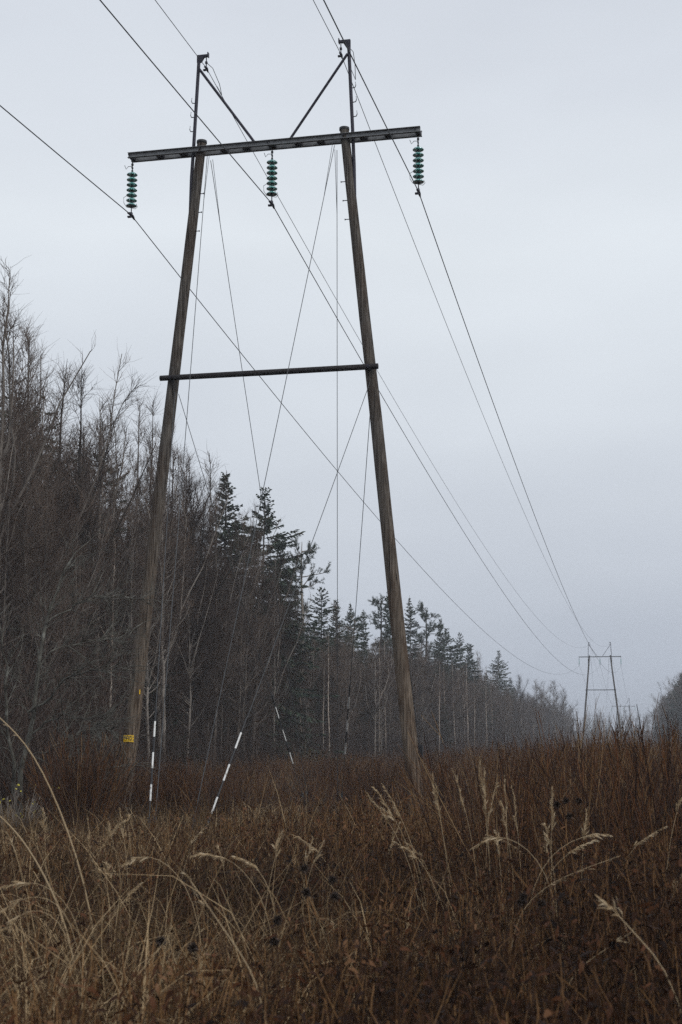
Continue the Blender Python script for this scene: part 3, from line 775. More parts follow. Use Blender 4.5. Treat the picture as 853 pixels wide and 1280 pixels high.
G_BARE, G_SPR, G_BIR = 'bare trees of the left forest', 'spruces of the left forest', 'pale-stemmed birches of the forest edge'
HERO = [('bare2', -24, 49.51, 19.85, 0.4, 'tallest bare tree where the left forest meets the photo edge', 'bare trees of the left forest'),
 ('bare6', -24.5, 52.66, 18.39, 1.9, 'bushy-topped bare tree next to the tallest one in the left forest', 'bare trees of the left forest'),
 ('bare0', -25, 56.43, 18.2, 0.3, 'one of the bare twiggy trees crowded together in the left forest', 'bare trees of the left forest'),
 ('bare1', -24, 56.74, 17.86, 1.2, 'one of the bare twiggy trees crowded together in the left forest', 'bare trees of the left forest'),
 ('bare4', -24, 59.58, 17.59, 2.2, 'one of the bare twiggy trees crowded together in the left forest', 'bare trees of the left forest'),
 ('bare7', -24.5, 65.05, 18.35, 4.0, 'one of the bare twiggy trees crowded together in the left forest', 'bare trees of the left forest'),
 ('bare3', -25, 69.58, 19.44, 5.0, 'one of the bare twiggy trees crowded together in the left forest', 'bare trees of the left forest'),
 ('bare1', -24, 70.04, 17.12, 3.0, 'one of the bare twiggy trees crowded together in the left forest', 'bare trees of the left forest'),
 ('bare0', -23.6, 67.06, 17.73, 0.7, 'one of the bare twiggy trees crowded together in the left forest', 'bare trees of the left forest'),
 ('bare7', -23, 66.15, 16.08, 2.7, 'one of the bare twiggy trees crowded together in the left forest', 'bare trees of the left forest'),
 ('bare6', -24.5, 73.43, 17.07, 5.1, 'one of the bare twiggy trees crowded together in the left forest', 'bare trees of the left forest'),
 ('bare2', -23.2, 70.53, 15.25, 1.7, 'one of the bare twiggy trees crowded together in the left forest', 'bare trees of the left forest'),
 ('bare7', -23.2, 74.65, 15.71, 4.4, 'one of the bare twiggy trees crowded together in the left forest', 'bare trees of the left forest'),
 ('bare0', -23.2, 82.26, 14.39, 5.0, 'one of the bare twiggy trees crowded together in the left forest', 'bare trees of the left forest'),
 ('bare5', -23.4, 72.05, 16.4, 1.0, 'one of the bare twiggy trees crowded together in the left forest', 'bare trees of the left forest'),
 ('bare3', -23.6, 74.43, 15.96, 2.0, 'one of the bare twiggy trees crowded together in the left forest', 'bare trees of the left forest'),
 ('bare2', -23.4, 79.81, 15.0, 2.9, 'one of the bare twiggy trees crowded together in the left forest', 'bare trees of the left forest'),
 ('bare0', -23, 86.64, 13.48, 0.9, 'one of the bare twiggy trees crowded together in the left forest', 'bare trees of the left forest'),
 ('bare4', -23, 90.81, 12.42, 4.0, 'one of the bare twiggy trees crowded together in the left forest', 'bare trees of the left forest'),
 ('bare7', -24, 110.36, 12.39, 2.0, 'one of the bare twiggy trees crowded together in the left forest', 'bare trees of the left forest'),
 ('bare0', -24.5, 209.76, 14.85, 1.0, 'one of the bare twiggy trees crowded together in the left forest', 'bare trees of the left forest'),
 ('bare6', -24, 269.15, 13.55, 2.0, 'one of the bare twiggy trees crowded together in the left forest', 'bare trees of the left forest'),
 ('bare2', -23.5, 304.99, 14.25, 3.0, 'one of the bare twiggy trees crowded together in the left forest', 'bare trees of the left forest'),
 ('bare6', -23.5, 349.89, 15.68, 0.5, 'one of the bare twiggy trees crowded together in the left forest', 'bare trees of the left forest'),
 ('bare2', -23, 385.8, 14.97, 1.5, 'one of the bare twiggy trees crowded together in the left forest', 'bare trees of the left forest'),
 ('bare0', -22.6, 411.32, 11.78, 1.0, 'one of the bare twiggy trees crowded together in the left forest', 'bare trees of the left forest'),
 ('spruce1', -26, 85.49, 18.66, 0.5, 'dark narrow spruce top showing first above the bare trees beside the plated pole', 'spruces of the left forest'),
 ('spruce2', -25, 90.91, 18.53, 0.5, 'broad drooping spruce on the skyline under the crossing guy strands', 'spruces of the left forest'),
 ('pine0', -26, 106.39, 16.86, 0.5, 'round-topped pine on the skyline halfway between the two near poles', ''),
 ('spruce4', -27, 93.28, 16.67, 0.1, 'dark green spruce standing among the bare trees of the left forest', 'spruces of the left forest'),
 ('spruce0', -27.5, 105.24, 17.56, 2.0, 'dark green spruce standing among the bare trees of the left forest', 'spruces of the left forest'),
 ('spruce5', -26.5, 114.66, 14.37, 1.0, 'dark green spruce standing among the bare trees of the left forest', 'spruces of the left forest'),
 ('spruce1', -27, 121.84, 14.0, 3.0, 'dark green spruce standing among the bare trees of the left forest', 'spruces of the left forest'),
 ('spruce3', -28, 134.21, 14.91, 2.0, 'dark green spruce standing among the bare trees of the left forest', 'spruces of the left forest'),
 ('spruce3', -28, 140.53, 14.69, 1.0, 'dark green spruce standing among the bare trees of the left forest', 'spruces of the left forest'),
 ('pine0', -27.5, 145.75, 16.57, 4.0, 'rough-crowned pine among the spruce tops behind the unplated pole', 'pines behind the unplated pole'),
 ('spruce4', -27, 150.55, 17.64, 1.0, 'dark green spruce standing among the bare trees of the left forest', 'spruces of the left forest'),
 ('spruce3', -28, 170.44, 19.1, 5.0, 'dark green spruce standing among the bare trees of the left forest', 'spruces of the left forest'),
 ('pine1', -26.5, 170.81, 17.35, 2.0, 'rough-crowned pine among the spruce tops behind the unplated pole', 'pines behind the unplated pole'),
 ('spruce1', -27, 183.46, 17.43, 3.0, 'dark green spruce standing among the bare trees of the left forest', 'spruces of the left forest'),
 ('spruce2', -27, 193.89, 16.87, 4.0, 'dark green spruce standing among the bare trees of the left forest', 'spruces of the left forest'),
 ('spruce5', -26, 199.7, 16.73, 1.0, 'dark green spruce standing among the bare trees of the left forest', 'spruces of the left forest'),
 ('spruce0', -25.5, 205.54, 15.65, 2.0, 'dark green spruce standing among the bare trees of the left forest', 'spruces of the left forest'),
 ('spruce1', -25, 222.12, 12.14, 3.0, 'dark green spruce standing among the bare trees of the left forest', 'spruces of the left forest'),
 ('spruce0', -22.4, 157.57, 5.63, 1.0, 'dark green spruce standing among the bare trees of the left forest', 'spruces of the left forest'),
 ('spruce1', -25, 263.88, 13.18, 1.0, 'dark green spruce standing among the bare trees of the left forest', 'spruces of the left forest'),
 ('spruce2', -26, 251.61, 17.29, 1.5, 'lone spruce poking above the bare trees where the skyline falls towards the far pylon', 'spruces of the left forest'),
 ('pine1', -26, 124.62, 12.31, 1.0, 'dense pine behind the thin vertical guy strand', ''), ('birch2', -24.6, 74.75, 14.02, 0.0, 'broken pale birch stump trunk right of the plated pole', ''),
 ('birch0', -22, 116.51, 9.91, 0.0, 'left one of the two pale birch stems beside the unplated pole', 'pale-stemmed birches of the forest edge'),
 ('birch1', -22.2, 120.53, 10.05, 1.0, 'right one of the two pale birch stems beside the unplated pole', 'pale-stemmed birches of the forest edge'),
 ('birch0', -22.5, 158.0, 10.06, 2.0, 'slim pale birch mixed in among the brown trees of the left forest', 'pale-stemmed birches of the forest edge'),
 ('birch1', -22.2, 164.49, 11.13, 1.0, 'slim pale birch mixed in among the brown trees of the left forest', 'pale-stemmed birches of the forest edge'),
 ('birch0', -22, 174.73, 11.7, 3.0, 'slim pale birch mixed in among the brown trees of the left forest', 'pale-stemmed birches of the forest edge'),
 ('birch1', -22.2, 182.65, 10.3, 4.0, 'slim pale birch mixed in among the brown trees of the left forest', 'pale-stemmed birches of the forest edge'),
 ('birch0', -22.3, 197.27, 11.86, 5.0, 'slim pale birch mixed in among the brown trees of the left forest', 'pale-stemmed birches of the forest edge'),
 ('birch1', -22.3, 99.05, 9.31, 2.0, 'slim pale birch mixed in among the brown trees of the left forest', 'pale-stemmed birches of the forest edge')]
for kind, x, y, zt, rz, lab, grp in HERO:
    tree(kind, x, y, zt, rz, lab, grp or None)

rng = np.random.default_rng(77)
def skyline(y):
    return float(np.interp(y, [30, 50, 60, 75, 90, 98, 112, 125, 140, 170, 200, 240, 300, 370, 420], [16.5, 17.5, 17.3, 16.2, 14.5, 12.2, 12.2, 13.5, 14.8, 14.2, 14.2, 13.2, 14.0, 14.0, 12.5]))
LB = 'one of the bare twiggy trees crowded together in the left forest'
cnt = 0
for X0, dy, hk in ((-22.9, 2.8, .76), (-25.0, 2.9, .86), (-28.6, 4.2, .95)):
    y = 33.0
    while y < 405:
        x = X0 + rng.normal(0, .75); yy = y + rng.normal(0, .6)
        d = dy * (1 if y < 130 else 1 + (y - 130) / 150.)
        y += d
        h = skyline(yy * 24.0 / -X0) * hk * rng.uniform(.80, 1.0)
        u = rng.random()
        sprucey = .08 if yy < 65 else (.18 if yy < 110 else .28 if yy < 220 else .15)
        if X0 > -25: sprucey = 0
        rz = rng.uniform(0, 6.28)
        if u < sprucey:
            tree('spruce%d' % rng.integers(0, 6), x, yy, h * (.9 if X0 < -25 else .6), rz, 'dark green spruce standing among the bare trees of the left forest', G_SPR)
        elif u > .92 and X0 > -27:
            tree('birch%d' % rng.integers(0, 2), x, yy, h * .92, rz, 'slim pale birch mixed in among the brown trees of the left forest', G_BIR)
        else:
            tree(BARE[rng.integers(0, 8)], x, yy, h, rz, LB, G_BARE)
            cnt += 1
# right-hand forest edge
LR = 'bare tree in the wood on the right side of the clearing'
for X0, dy in ((6.6, 5.0), (9.0, 7.0), (12.6, 10.0)):
    y = 285.0
    while y < 640:
        yy = y + rng.normal(0, 1.0); x = X0 - (yy - 290) * .0125 + rng.normal(0, .6); y += dy * (1 if y < 440 else 1.6)
        h = 17.6 * rng.uniform(.80, 1.0) * (1.0 if X0 > 8 else .92)
        if rng.random() < .22: tree('spruce%d' % rng.integers(0, 6), x, yy, h * .95, rng.uniform(0, 6), 'dark spruce in the wood on the right side of the clearing', 'spruces of the right wood')
        else: tree(BARE[rng.integers(0, 8)], x, yy, h, rng.uniform(0, 6), LR, 'bare trees of the right wood')

# ---------------------------------------------------------------- the woods behind, too many and too dense to count
lod = [bare_parts(500 + i, 17, .12, n1=30, n2=6, n3=4, tw=.011, twl=.9, lead=2) for i in range(4)]
lods = [spruce_parts(520 + i, 16, .12, step=.7, per=4) for i in range(2)]
def scatter_wood(name, pts, seed, label, cat='woods'):
    rg = np.random.default_rng(seed)
    parts = []
    for (x, y, h, sp) in pts:
        a = rg.uniform(0, 6.28); c, s = math.cos(a), math.sin(a)
        src = lods[rg.integers(0, 2)] if sp else lod[rg.integers(0, 4)]
        k = h / (16. if sp else 17.)
        Rm = np.array([[c, -s, 0], [s, c, 0], [0, 0, 1]]) * k
        off = np.array([x, y, float(ground_z(x, y))])
        for q, grp in enumerate(src):
            for V, Q in grp:
                parts.append((V @ Rm.T + off, Q, 0 if q == 0 else (2 if sp else 1)))
    o = np_obj(name, parts, [M['bark'], M['twig'], M['needle']])
    return tag(o, label, cat, kind='stuff')
rg = np.random.default_rng(5)
pts = []
y = 36.
while y < 430:
    for X0 in (-31.5, -34.5, -38.5, -42, -46, -51):
        pts.append((X0 + rg.normal(0, 1.3), y + rg.normal(0, 1.2), skyline(y * 24 / -X0) * (rg.uniform(.85, 1.08) if y > 62 else rg.uniform(.66, .94)), rg.random() < .35))
    y += 2.9 if y < 160 else 4.6
for i in range(46):
    yy = rg.uniform(60, 112); X0 = -rg.uniform(30, 46)
    pts.append((X0, yy, skyline(yy * 24 / -X0) * (-X0 / 25.) ** .8 * rg.uniform(.82, 1.0), rg.random() < .55))
scatter_wood('woodland', pts, 6, 'dark depth of the left forest behind its front trees')
pts = []
for i in range(330):
    yy = rg.uniform(500, 820); xx = rg.uniform(-150, 30) * yy / 700
    if xx > -14 and xx < 2 and yy < 560: continue
    pts.append((xx, yy, rg.uniform(9, 14), rg.random() < .45))
scatter_wood('far_woodland', pts, 7, 'hazy wooded hill far beyond the end of the clearing')

# ---------------------------------------------------------------- undergrowth
def stems(base, h, rng, k=4, lean=.12, up=.02, wig=.05, r0=.005, r1=.0018, s=3, fan=None):
    N = len(base)
    d = np.stack([rng.normal(0, lean, N), rng.normal(0, lean, N), np.ones(N)], -1)
    if fan is not None: d = d + fan
    P = grow(base, d, h, k, up, wig, rng)
    rad = np.linspace(r0, r1, k)[None] * rng.uniform(.7, 1.4, (N, 1))
    return P, tubes(P, rad, s)

def polar(n, r0, r1, az0, az1, rng, pw=1.0):
    u = rng.random(n)
    r = (r0 ** (pw + 1) + u * (r1 ** (pw + 1) - r0 ** (pw + 1))) ** (1 / (pw + 1))
    az = np.radians(rng.uniform(az0, az1, n))
    return r * np.sin(az), r * np.cos(az), r, np.degrees(az)

def lumps(x, y, f, seed):
    rgn = np.random.default_rng(seed); v = np.zeros_like(x)
    for i in range(6):
        a = rgn.uniform(0, 6.28); q = f * rgn.uniform(.6, 1.8)
        v += np.sin((x * math.cos(a) + y * math.sin(a)) * q + rgn.uniform(0, 6.28))
    return v / 2.4

# red-brown willow and birch scrub across the clearing
rng = np.random.default_rng(11)
x, y, r, az = polar(4300, 11.5, 125, -33, 9, rng, pw=-.2)          # each point is the stool of one bush
L = lumps(x, y, .5, 3)
left = 1 - sstep(-15.5, -11.5, az)                  # the grassy part near the poles
h = (1.06 + .72 * sstep(-10, -1, az) + .14 * L + .35 * sstep(45, 90, r) * sstep(-12, -5, az)) * rng.uniform(.58, 1.2, len(x))
h = h * (1 - .50 * (1 - sstep(30, 34, r)) * sstep(-16, -13, az) * (1 - sstep(-9, -6, az)))
p = np.ones_like(x)
p *= 1 - left * (1 - sstep(27, 34, r)) * .97
p *= 1 - (1 - left) * (1 - sstep(11.5, 17, r)) * .80
p *= np.clip(.72 + .40 * L, .2, 1) * (1 - .97 * (1 - sstep(-22.5, -19.5, az)))
keep = (rng.random(len(x)) < p) & (x > -24.5) & (x < 9)
x, y, r, h = x[keep], y[keep], r[keep], h[keep]
ns_ = rng.integers(9, 30, len(x))
ib = np.repeat(np.arange(len(x)), ns_)
off = rng.normal(0, 1, (len(ib), 2)) * (.10 + .006 * r[ib])[:, None] * rng.uniform(.6, 1.6, len(x))[ib][:, None]
sx, sy = x[ib] + off[:, 0], y[ib] + off[:, 1]
base = np.stack([sx, sy, ground_z(sx, sy) - .03], -1)
fan = np.concatenate([off * 1.1 + rng.normal(0, .09, (len(x), 2))[ib], np.zeros((len(ib), 1))], 1)
hh = h[ib] * rng.uniform(.45, 1.08, len(ib)) * np.where((rng.random(len(ib)) < .03) & (r[ib] > 24), 1.25, 1)
x, y = sx, sy
P, T0 = stems(base, hh, rng, k=5, lean=.05, wig=.06, r0=.0068, r1=.0024, fan=fan)
i2 = np.repeat(np.arange(len(x)), 3); t2 = rng.uniform(.3, .95, len(i2))
p2, T2 = along(P, i2, t2)
P2 = grow(p2, norm(T2 + perp(T2, rng) * .45), (1.1 - t2) * hh[i2] * .6, 3, .06, .06, rng)
T1 = tubes(P2, np.broadcast_to(np.array([.0030, .0022, .0014])[None], (len(i2), 3)), 3)
o = np_obj('willow_scrub', [(*T0, 0), (*T1, 0)], [M['willow']])
tag(o, 'red-brown leafless scrub filling the clearing', 'scrub', kind='stuff')

# brushwood under the forest edge
rng = np.random.default_rng(12)
n = 26000
y = 24 + 330 * rng.random(n) ** 1.6; x = -21.5 - np.abs(rng.normal(0, 5.5, n)) + rng.normal(0, .8, n)
m_ = 3800                                             # it juts out towards the poles at the left end
az_ = np.radians(rng.uniform(-33, -20.5, m_)); r_ = rng.uniform(31, 52, m_) + np.maximum(np.degrees(az_) + 22, 0) * 7
keep = (r_ * np.sin(az_) > -23) & (r_ < 47)
x = np.concatenate([x, (r_ * np.sin(az_))[keep]]); y = np.concatenate([y, (r_ * np.cos(az_))[keep]]); n = len(x)
base = np.stack([x, y, ground_z(x, y) - .05], -1)
hh = rng.uniform(1.0, 4.8, n) * rng.uniform(.4, 1, n) * np.where(rng.random(n) < .15, 1.8, 1)
P, T0 = stems(base, hh, rng, k=5, lean=.16, wig=.07, r0=.011, r1=.004)
i2 = np.repeat(np.arange(n), 5); t2 = rng.uniform(.2, .97, len(i2)); p2, T2 = along(P, i2, t2)
P2 = grow(p2, norm(T2 + perp(T2, rng) * .8), (1.15 - t2) * hh[i2] * .5, 4, .04, .1, rng)
T1 = tubes(P2, np.broadcast_to(np.linspace(.006, .003, 4)[None], (len(i2), 4)), 3)
o = np_obj('brushwood', [(*T0, 0), (*T1, 0)], [mat_islands('brushwood_twigs', [(0, (.022, .014, .011)), (.6, (.066, .043, .034)), (1, (.15, .112, .090))])])
tag(o, 'tangled brushwood under the left forest edge', 'brushwood', kind='stuff')

# dead grass
rng = np.random.default_rng(13)
def blades(n, r0, r1, az0, az1, hmin, hmax, pw, wid, dens, curl=.22):
    nt_ = n // 26
    x, y, r, az = polar(nt_, r0, r1, az0, az1, rng, pw)
    keep = rng.random(nt_) < dens(x, y, r, az)
    x, y, r = x[keep], y[keep], r[keep]
    ti = np.repeat(np.arange(len(x)), rng.integers(10, 43, len(x))); n = len(ti)
    tz = rng.uniform(.65, 1.25, len(x))[ti]; tl = rng.normal(0, .16, (len(x), 2))[ti]
    off = rng.normal(0, 1, (n, 2)) * (.05 + .004 * r[ti])[:, None]
    x, y, r = x[ti] + off[:, 0], y[ti] + off[:, 1], r[ti]
    base = np.stack([x, y, ground_z(x, y) - .02], -1)
    a = np.arctan2(off[:, 1], off[:, 0]) + rng.normal(0, .7, n)
    out = np.stack([np.cos(a), np.sin(a), np.zeros(n)], -1)
    d = out * rng.uniform(.05, .6, (n, 1)) + np.array([-.06, 0, 1.]) + np.concatenate([tl, np.zeros((n, 1))], 1)
    h = rng.uniform(hmin, hmax, n) * (1 + .18 * lumps(x, y, 1.3, 9)) * tz * (1 - .38 * sstep(14, 23, r))
    k = 6
    P = np.zeros((n, k, 3)); P[:, 0] = base; d = norm(d)
    bend = rng.uniform(.02, curl, n)[:, None]
    for j in range(1, k):
        P[:, j] = P[:, j - 1] + d * (h / (k - 1))[:, None]
        d = norm(d + out * bend * j + np.array([0, 0, -1.]) * bend * j * .75)
        if j in (2, 3):
            sn = (rng.random(n) < .15)[:, None]
            d = np.where(sn, norm(out * rng.uniform(.4, 1.2, (n, 1)) + np.array([0, 0, -.7]) + rng.normal(0, .3, (n, 3))), d)
    P[:, :, 2] = np.maximum(P[:, :, 2], base[:, None, 2] + .02)
    w = np.array([1, 1, .9, .75, .5, .15])[None] * (wid * rng.uniform(.6, 1.5, n) * (1 + r * .028))[:, None]
    return ribbons(P, w, norm(np.cross(out, [0, 0, 1.]) + rng.normal(0, .35, (n, 3))))
def d_left(x, y, r, az):
    L = lumps(x, y, .8, 21)
    return np.clip((1 - sstep(-13, -8, az)) * .9 + .22, 0, 1) * np.clip(.8 + .3 * L, .25, 1) * (1 - .8 * sstep(27, 34, r) * (az > -18))
g1 = blades(105000, 4.5, 34, -33, -2, .50, 1.0, .35, .0026, d_left)
g2 = blades(42000, 2.6, 14, -34, 9, .35, .85, .3, .0024, lambda x, y, r, az: .55 + 0 * x)
g3 = blades(17000, 5.0, 24, -33, 6, .85, 1.35, .4, .0020, lambda x, y, r, az: np.clip((1 - sstep(-12, -3, az)) * .6 + .4, 0, 1), .26)
o = np_obj('dry_grass', [(*g1, 0), (*g2, 0), (*g3, 0)], [M['grass']])
tag(o, 'dead beige grass matted over the clearing', 'grass', kind='stuff')

# dead herb stalks with shrivelled leaves, nearest to the camera
rng = np.random.default_rng(14)
def herbs(n, r0, r1, az0, az1, hmin, hmax, pw, dens, nl=12):
    x, y, r, az = polar(n, r0, r1, az0, az1, rng, pw)
    keep = rng.random(n) < dens(x, y, r, az)
    x, y, r, az = x[keep], y[keep], r[keep], az[keep]; n = len(x)
    base = np.stack([x, y, ground_z(x, y) - .03], -1)
    h = rng.uniform(hmin, hmax, n) * (1 + .14 * lumps(x, y, 1.1, 31))
    P, T0 = stems(base, h, rng, k=5, lean=.09, wig=.05, r0=.0040, r1=.0018)
    i2 = np.repeat(np.arange(n), nl); t2 = rng.uniform(.25, 1, len(i2)); p2, T2 = along(P, i2, t2)
    d2 = norm(perp(T2, rng) + np.array([0, 0, -.5]) * rng.uniform(-.6, 1.6, (len(i2), 1)))
    Lf = rng.uniform(.025, .075, len(i2))
    P2 = grow(p2, d2, Lf, 4, -.45, .35, rng)
    w = np.array([.3, 1, .9, .1])[None] * rng.uniform(.003, .011, (len(i2), 1))
    T1 = ribbons(P2, w, perp(d2, rng))
    i3 = np.repeat(np.arange(n), 3); t3 = rng.uniform(.5, .95, len(i3)); p3, T3 = along(P, i3, t3)
    P3 = grow(p3, norm(T3 + perp(T3, rng) * .6), rng.uniform(.08, .25, len(i3)), 3, .05, .1, rng)
    T2_ = tubes(P3, np.broadcast_to(np.array([.0022, .0018, .0010])[None], (len(i3), 3)), 3)
    return [(*T0, 0), (*T1, 1), (*T2_, 0)]
def d_right(x, y, r, az):
    return np.clip(.42 + .58 * sstep(-15, -9, az) + .35 * (1 - sstep(3.5, 6.5, r)), 0, 1) * (1 - .55 * sstep(5, 6.5, r) * sstep(-11, -9, az) * (1 - sstep(-4, -2, az)))
hp = herbs(17000, 2.4, 17, -34, 10, .55, 1.0, .2, d_right)
hp += herbs(1500, 11.5, 24, -6, 8, 1.0, 1.45, .5, lambda x, y, r, az: .9 + 0 * x, nl=16)
o = np_obj('dead_herbs', hp, [M['herb'], M['deadleaf']])
tag(o, 'dark dead herb stalks with shrivelled leaves in the foreground', 'weeds', kind='stuff')

# ---------------------------------------------------------------- single plants one can point to
def plume_grass(name, loc, culms, label, cat, group=None, r=.0026, heavy=1.0, seed=1):
    """culms: list of world polylines; a pale panicle on the last fifth of each"""
    rg = np.random.default_rng(seed)
    root = empty(name, loc, 0, label, cat, group)
    L0 = np.array(loc)
    for c in culms:
        P = np.array(c) - L0
        # smooth the polyline
        t = np.linspace(0, 1, len(P)); tt = np.linspace(0, 1, 15)
        Q = np.stack([np.interp(tt, t, P[:, i]) for i in range(3)], -1)
        for _ in range(4): Q[1:-1] = .25 * Q[:-2] + .5 * Q[1:-1] + .25 * Q[2:]
        mb = MB(); mb.tube([tuple(q) for q in Q], list(np.linspace(r, r * .5, 15)), 6)
        mb.build('culm', M['plume'], root)
        Q[3:-1] += rg.normal(0, .006, (len(Q) - 4, 3))
        n = int(70 * heavy * rg.uniform(.7, 1.2))
        lo_ = rg.uniform(.66, .80)
        ts = lo_ + (1 - lo_) * rg.random(n) ** rg.uniform(.8, 1.5)
        p, T = along(Q[None], np.zeros(n, int), ts)
        d = norm(T * 1.0 + perp(T, rg) * rg.uniform(.05, .30, (n, 1)) + np.array([0, 0, -.10]))
        S = grow(p, d, rg.uniform(.018, .060, n) * (1.25 - (ts - lo_) * 2.4).clip(.35, 1.2), 4, -.22, .12, rg)
        w = np.array([.25, .9, 1, .2])[None] * rg.uniform(.0014, .0034, (n, 1))
        np_obj('panicle', [(*ribbons(S, w, perp(d, rg)), 0)], [M['plume']], root)
    return root
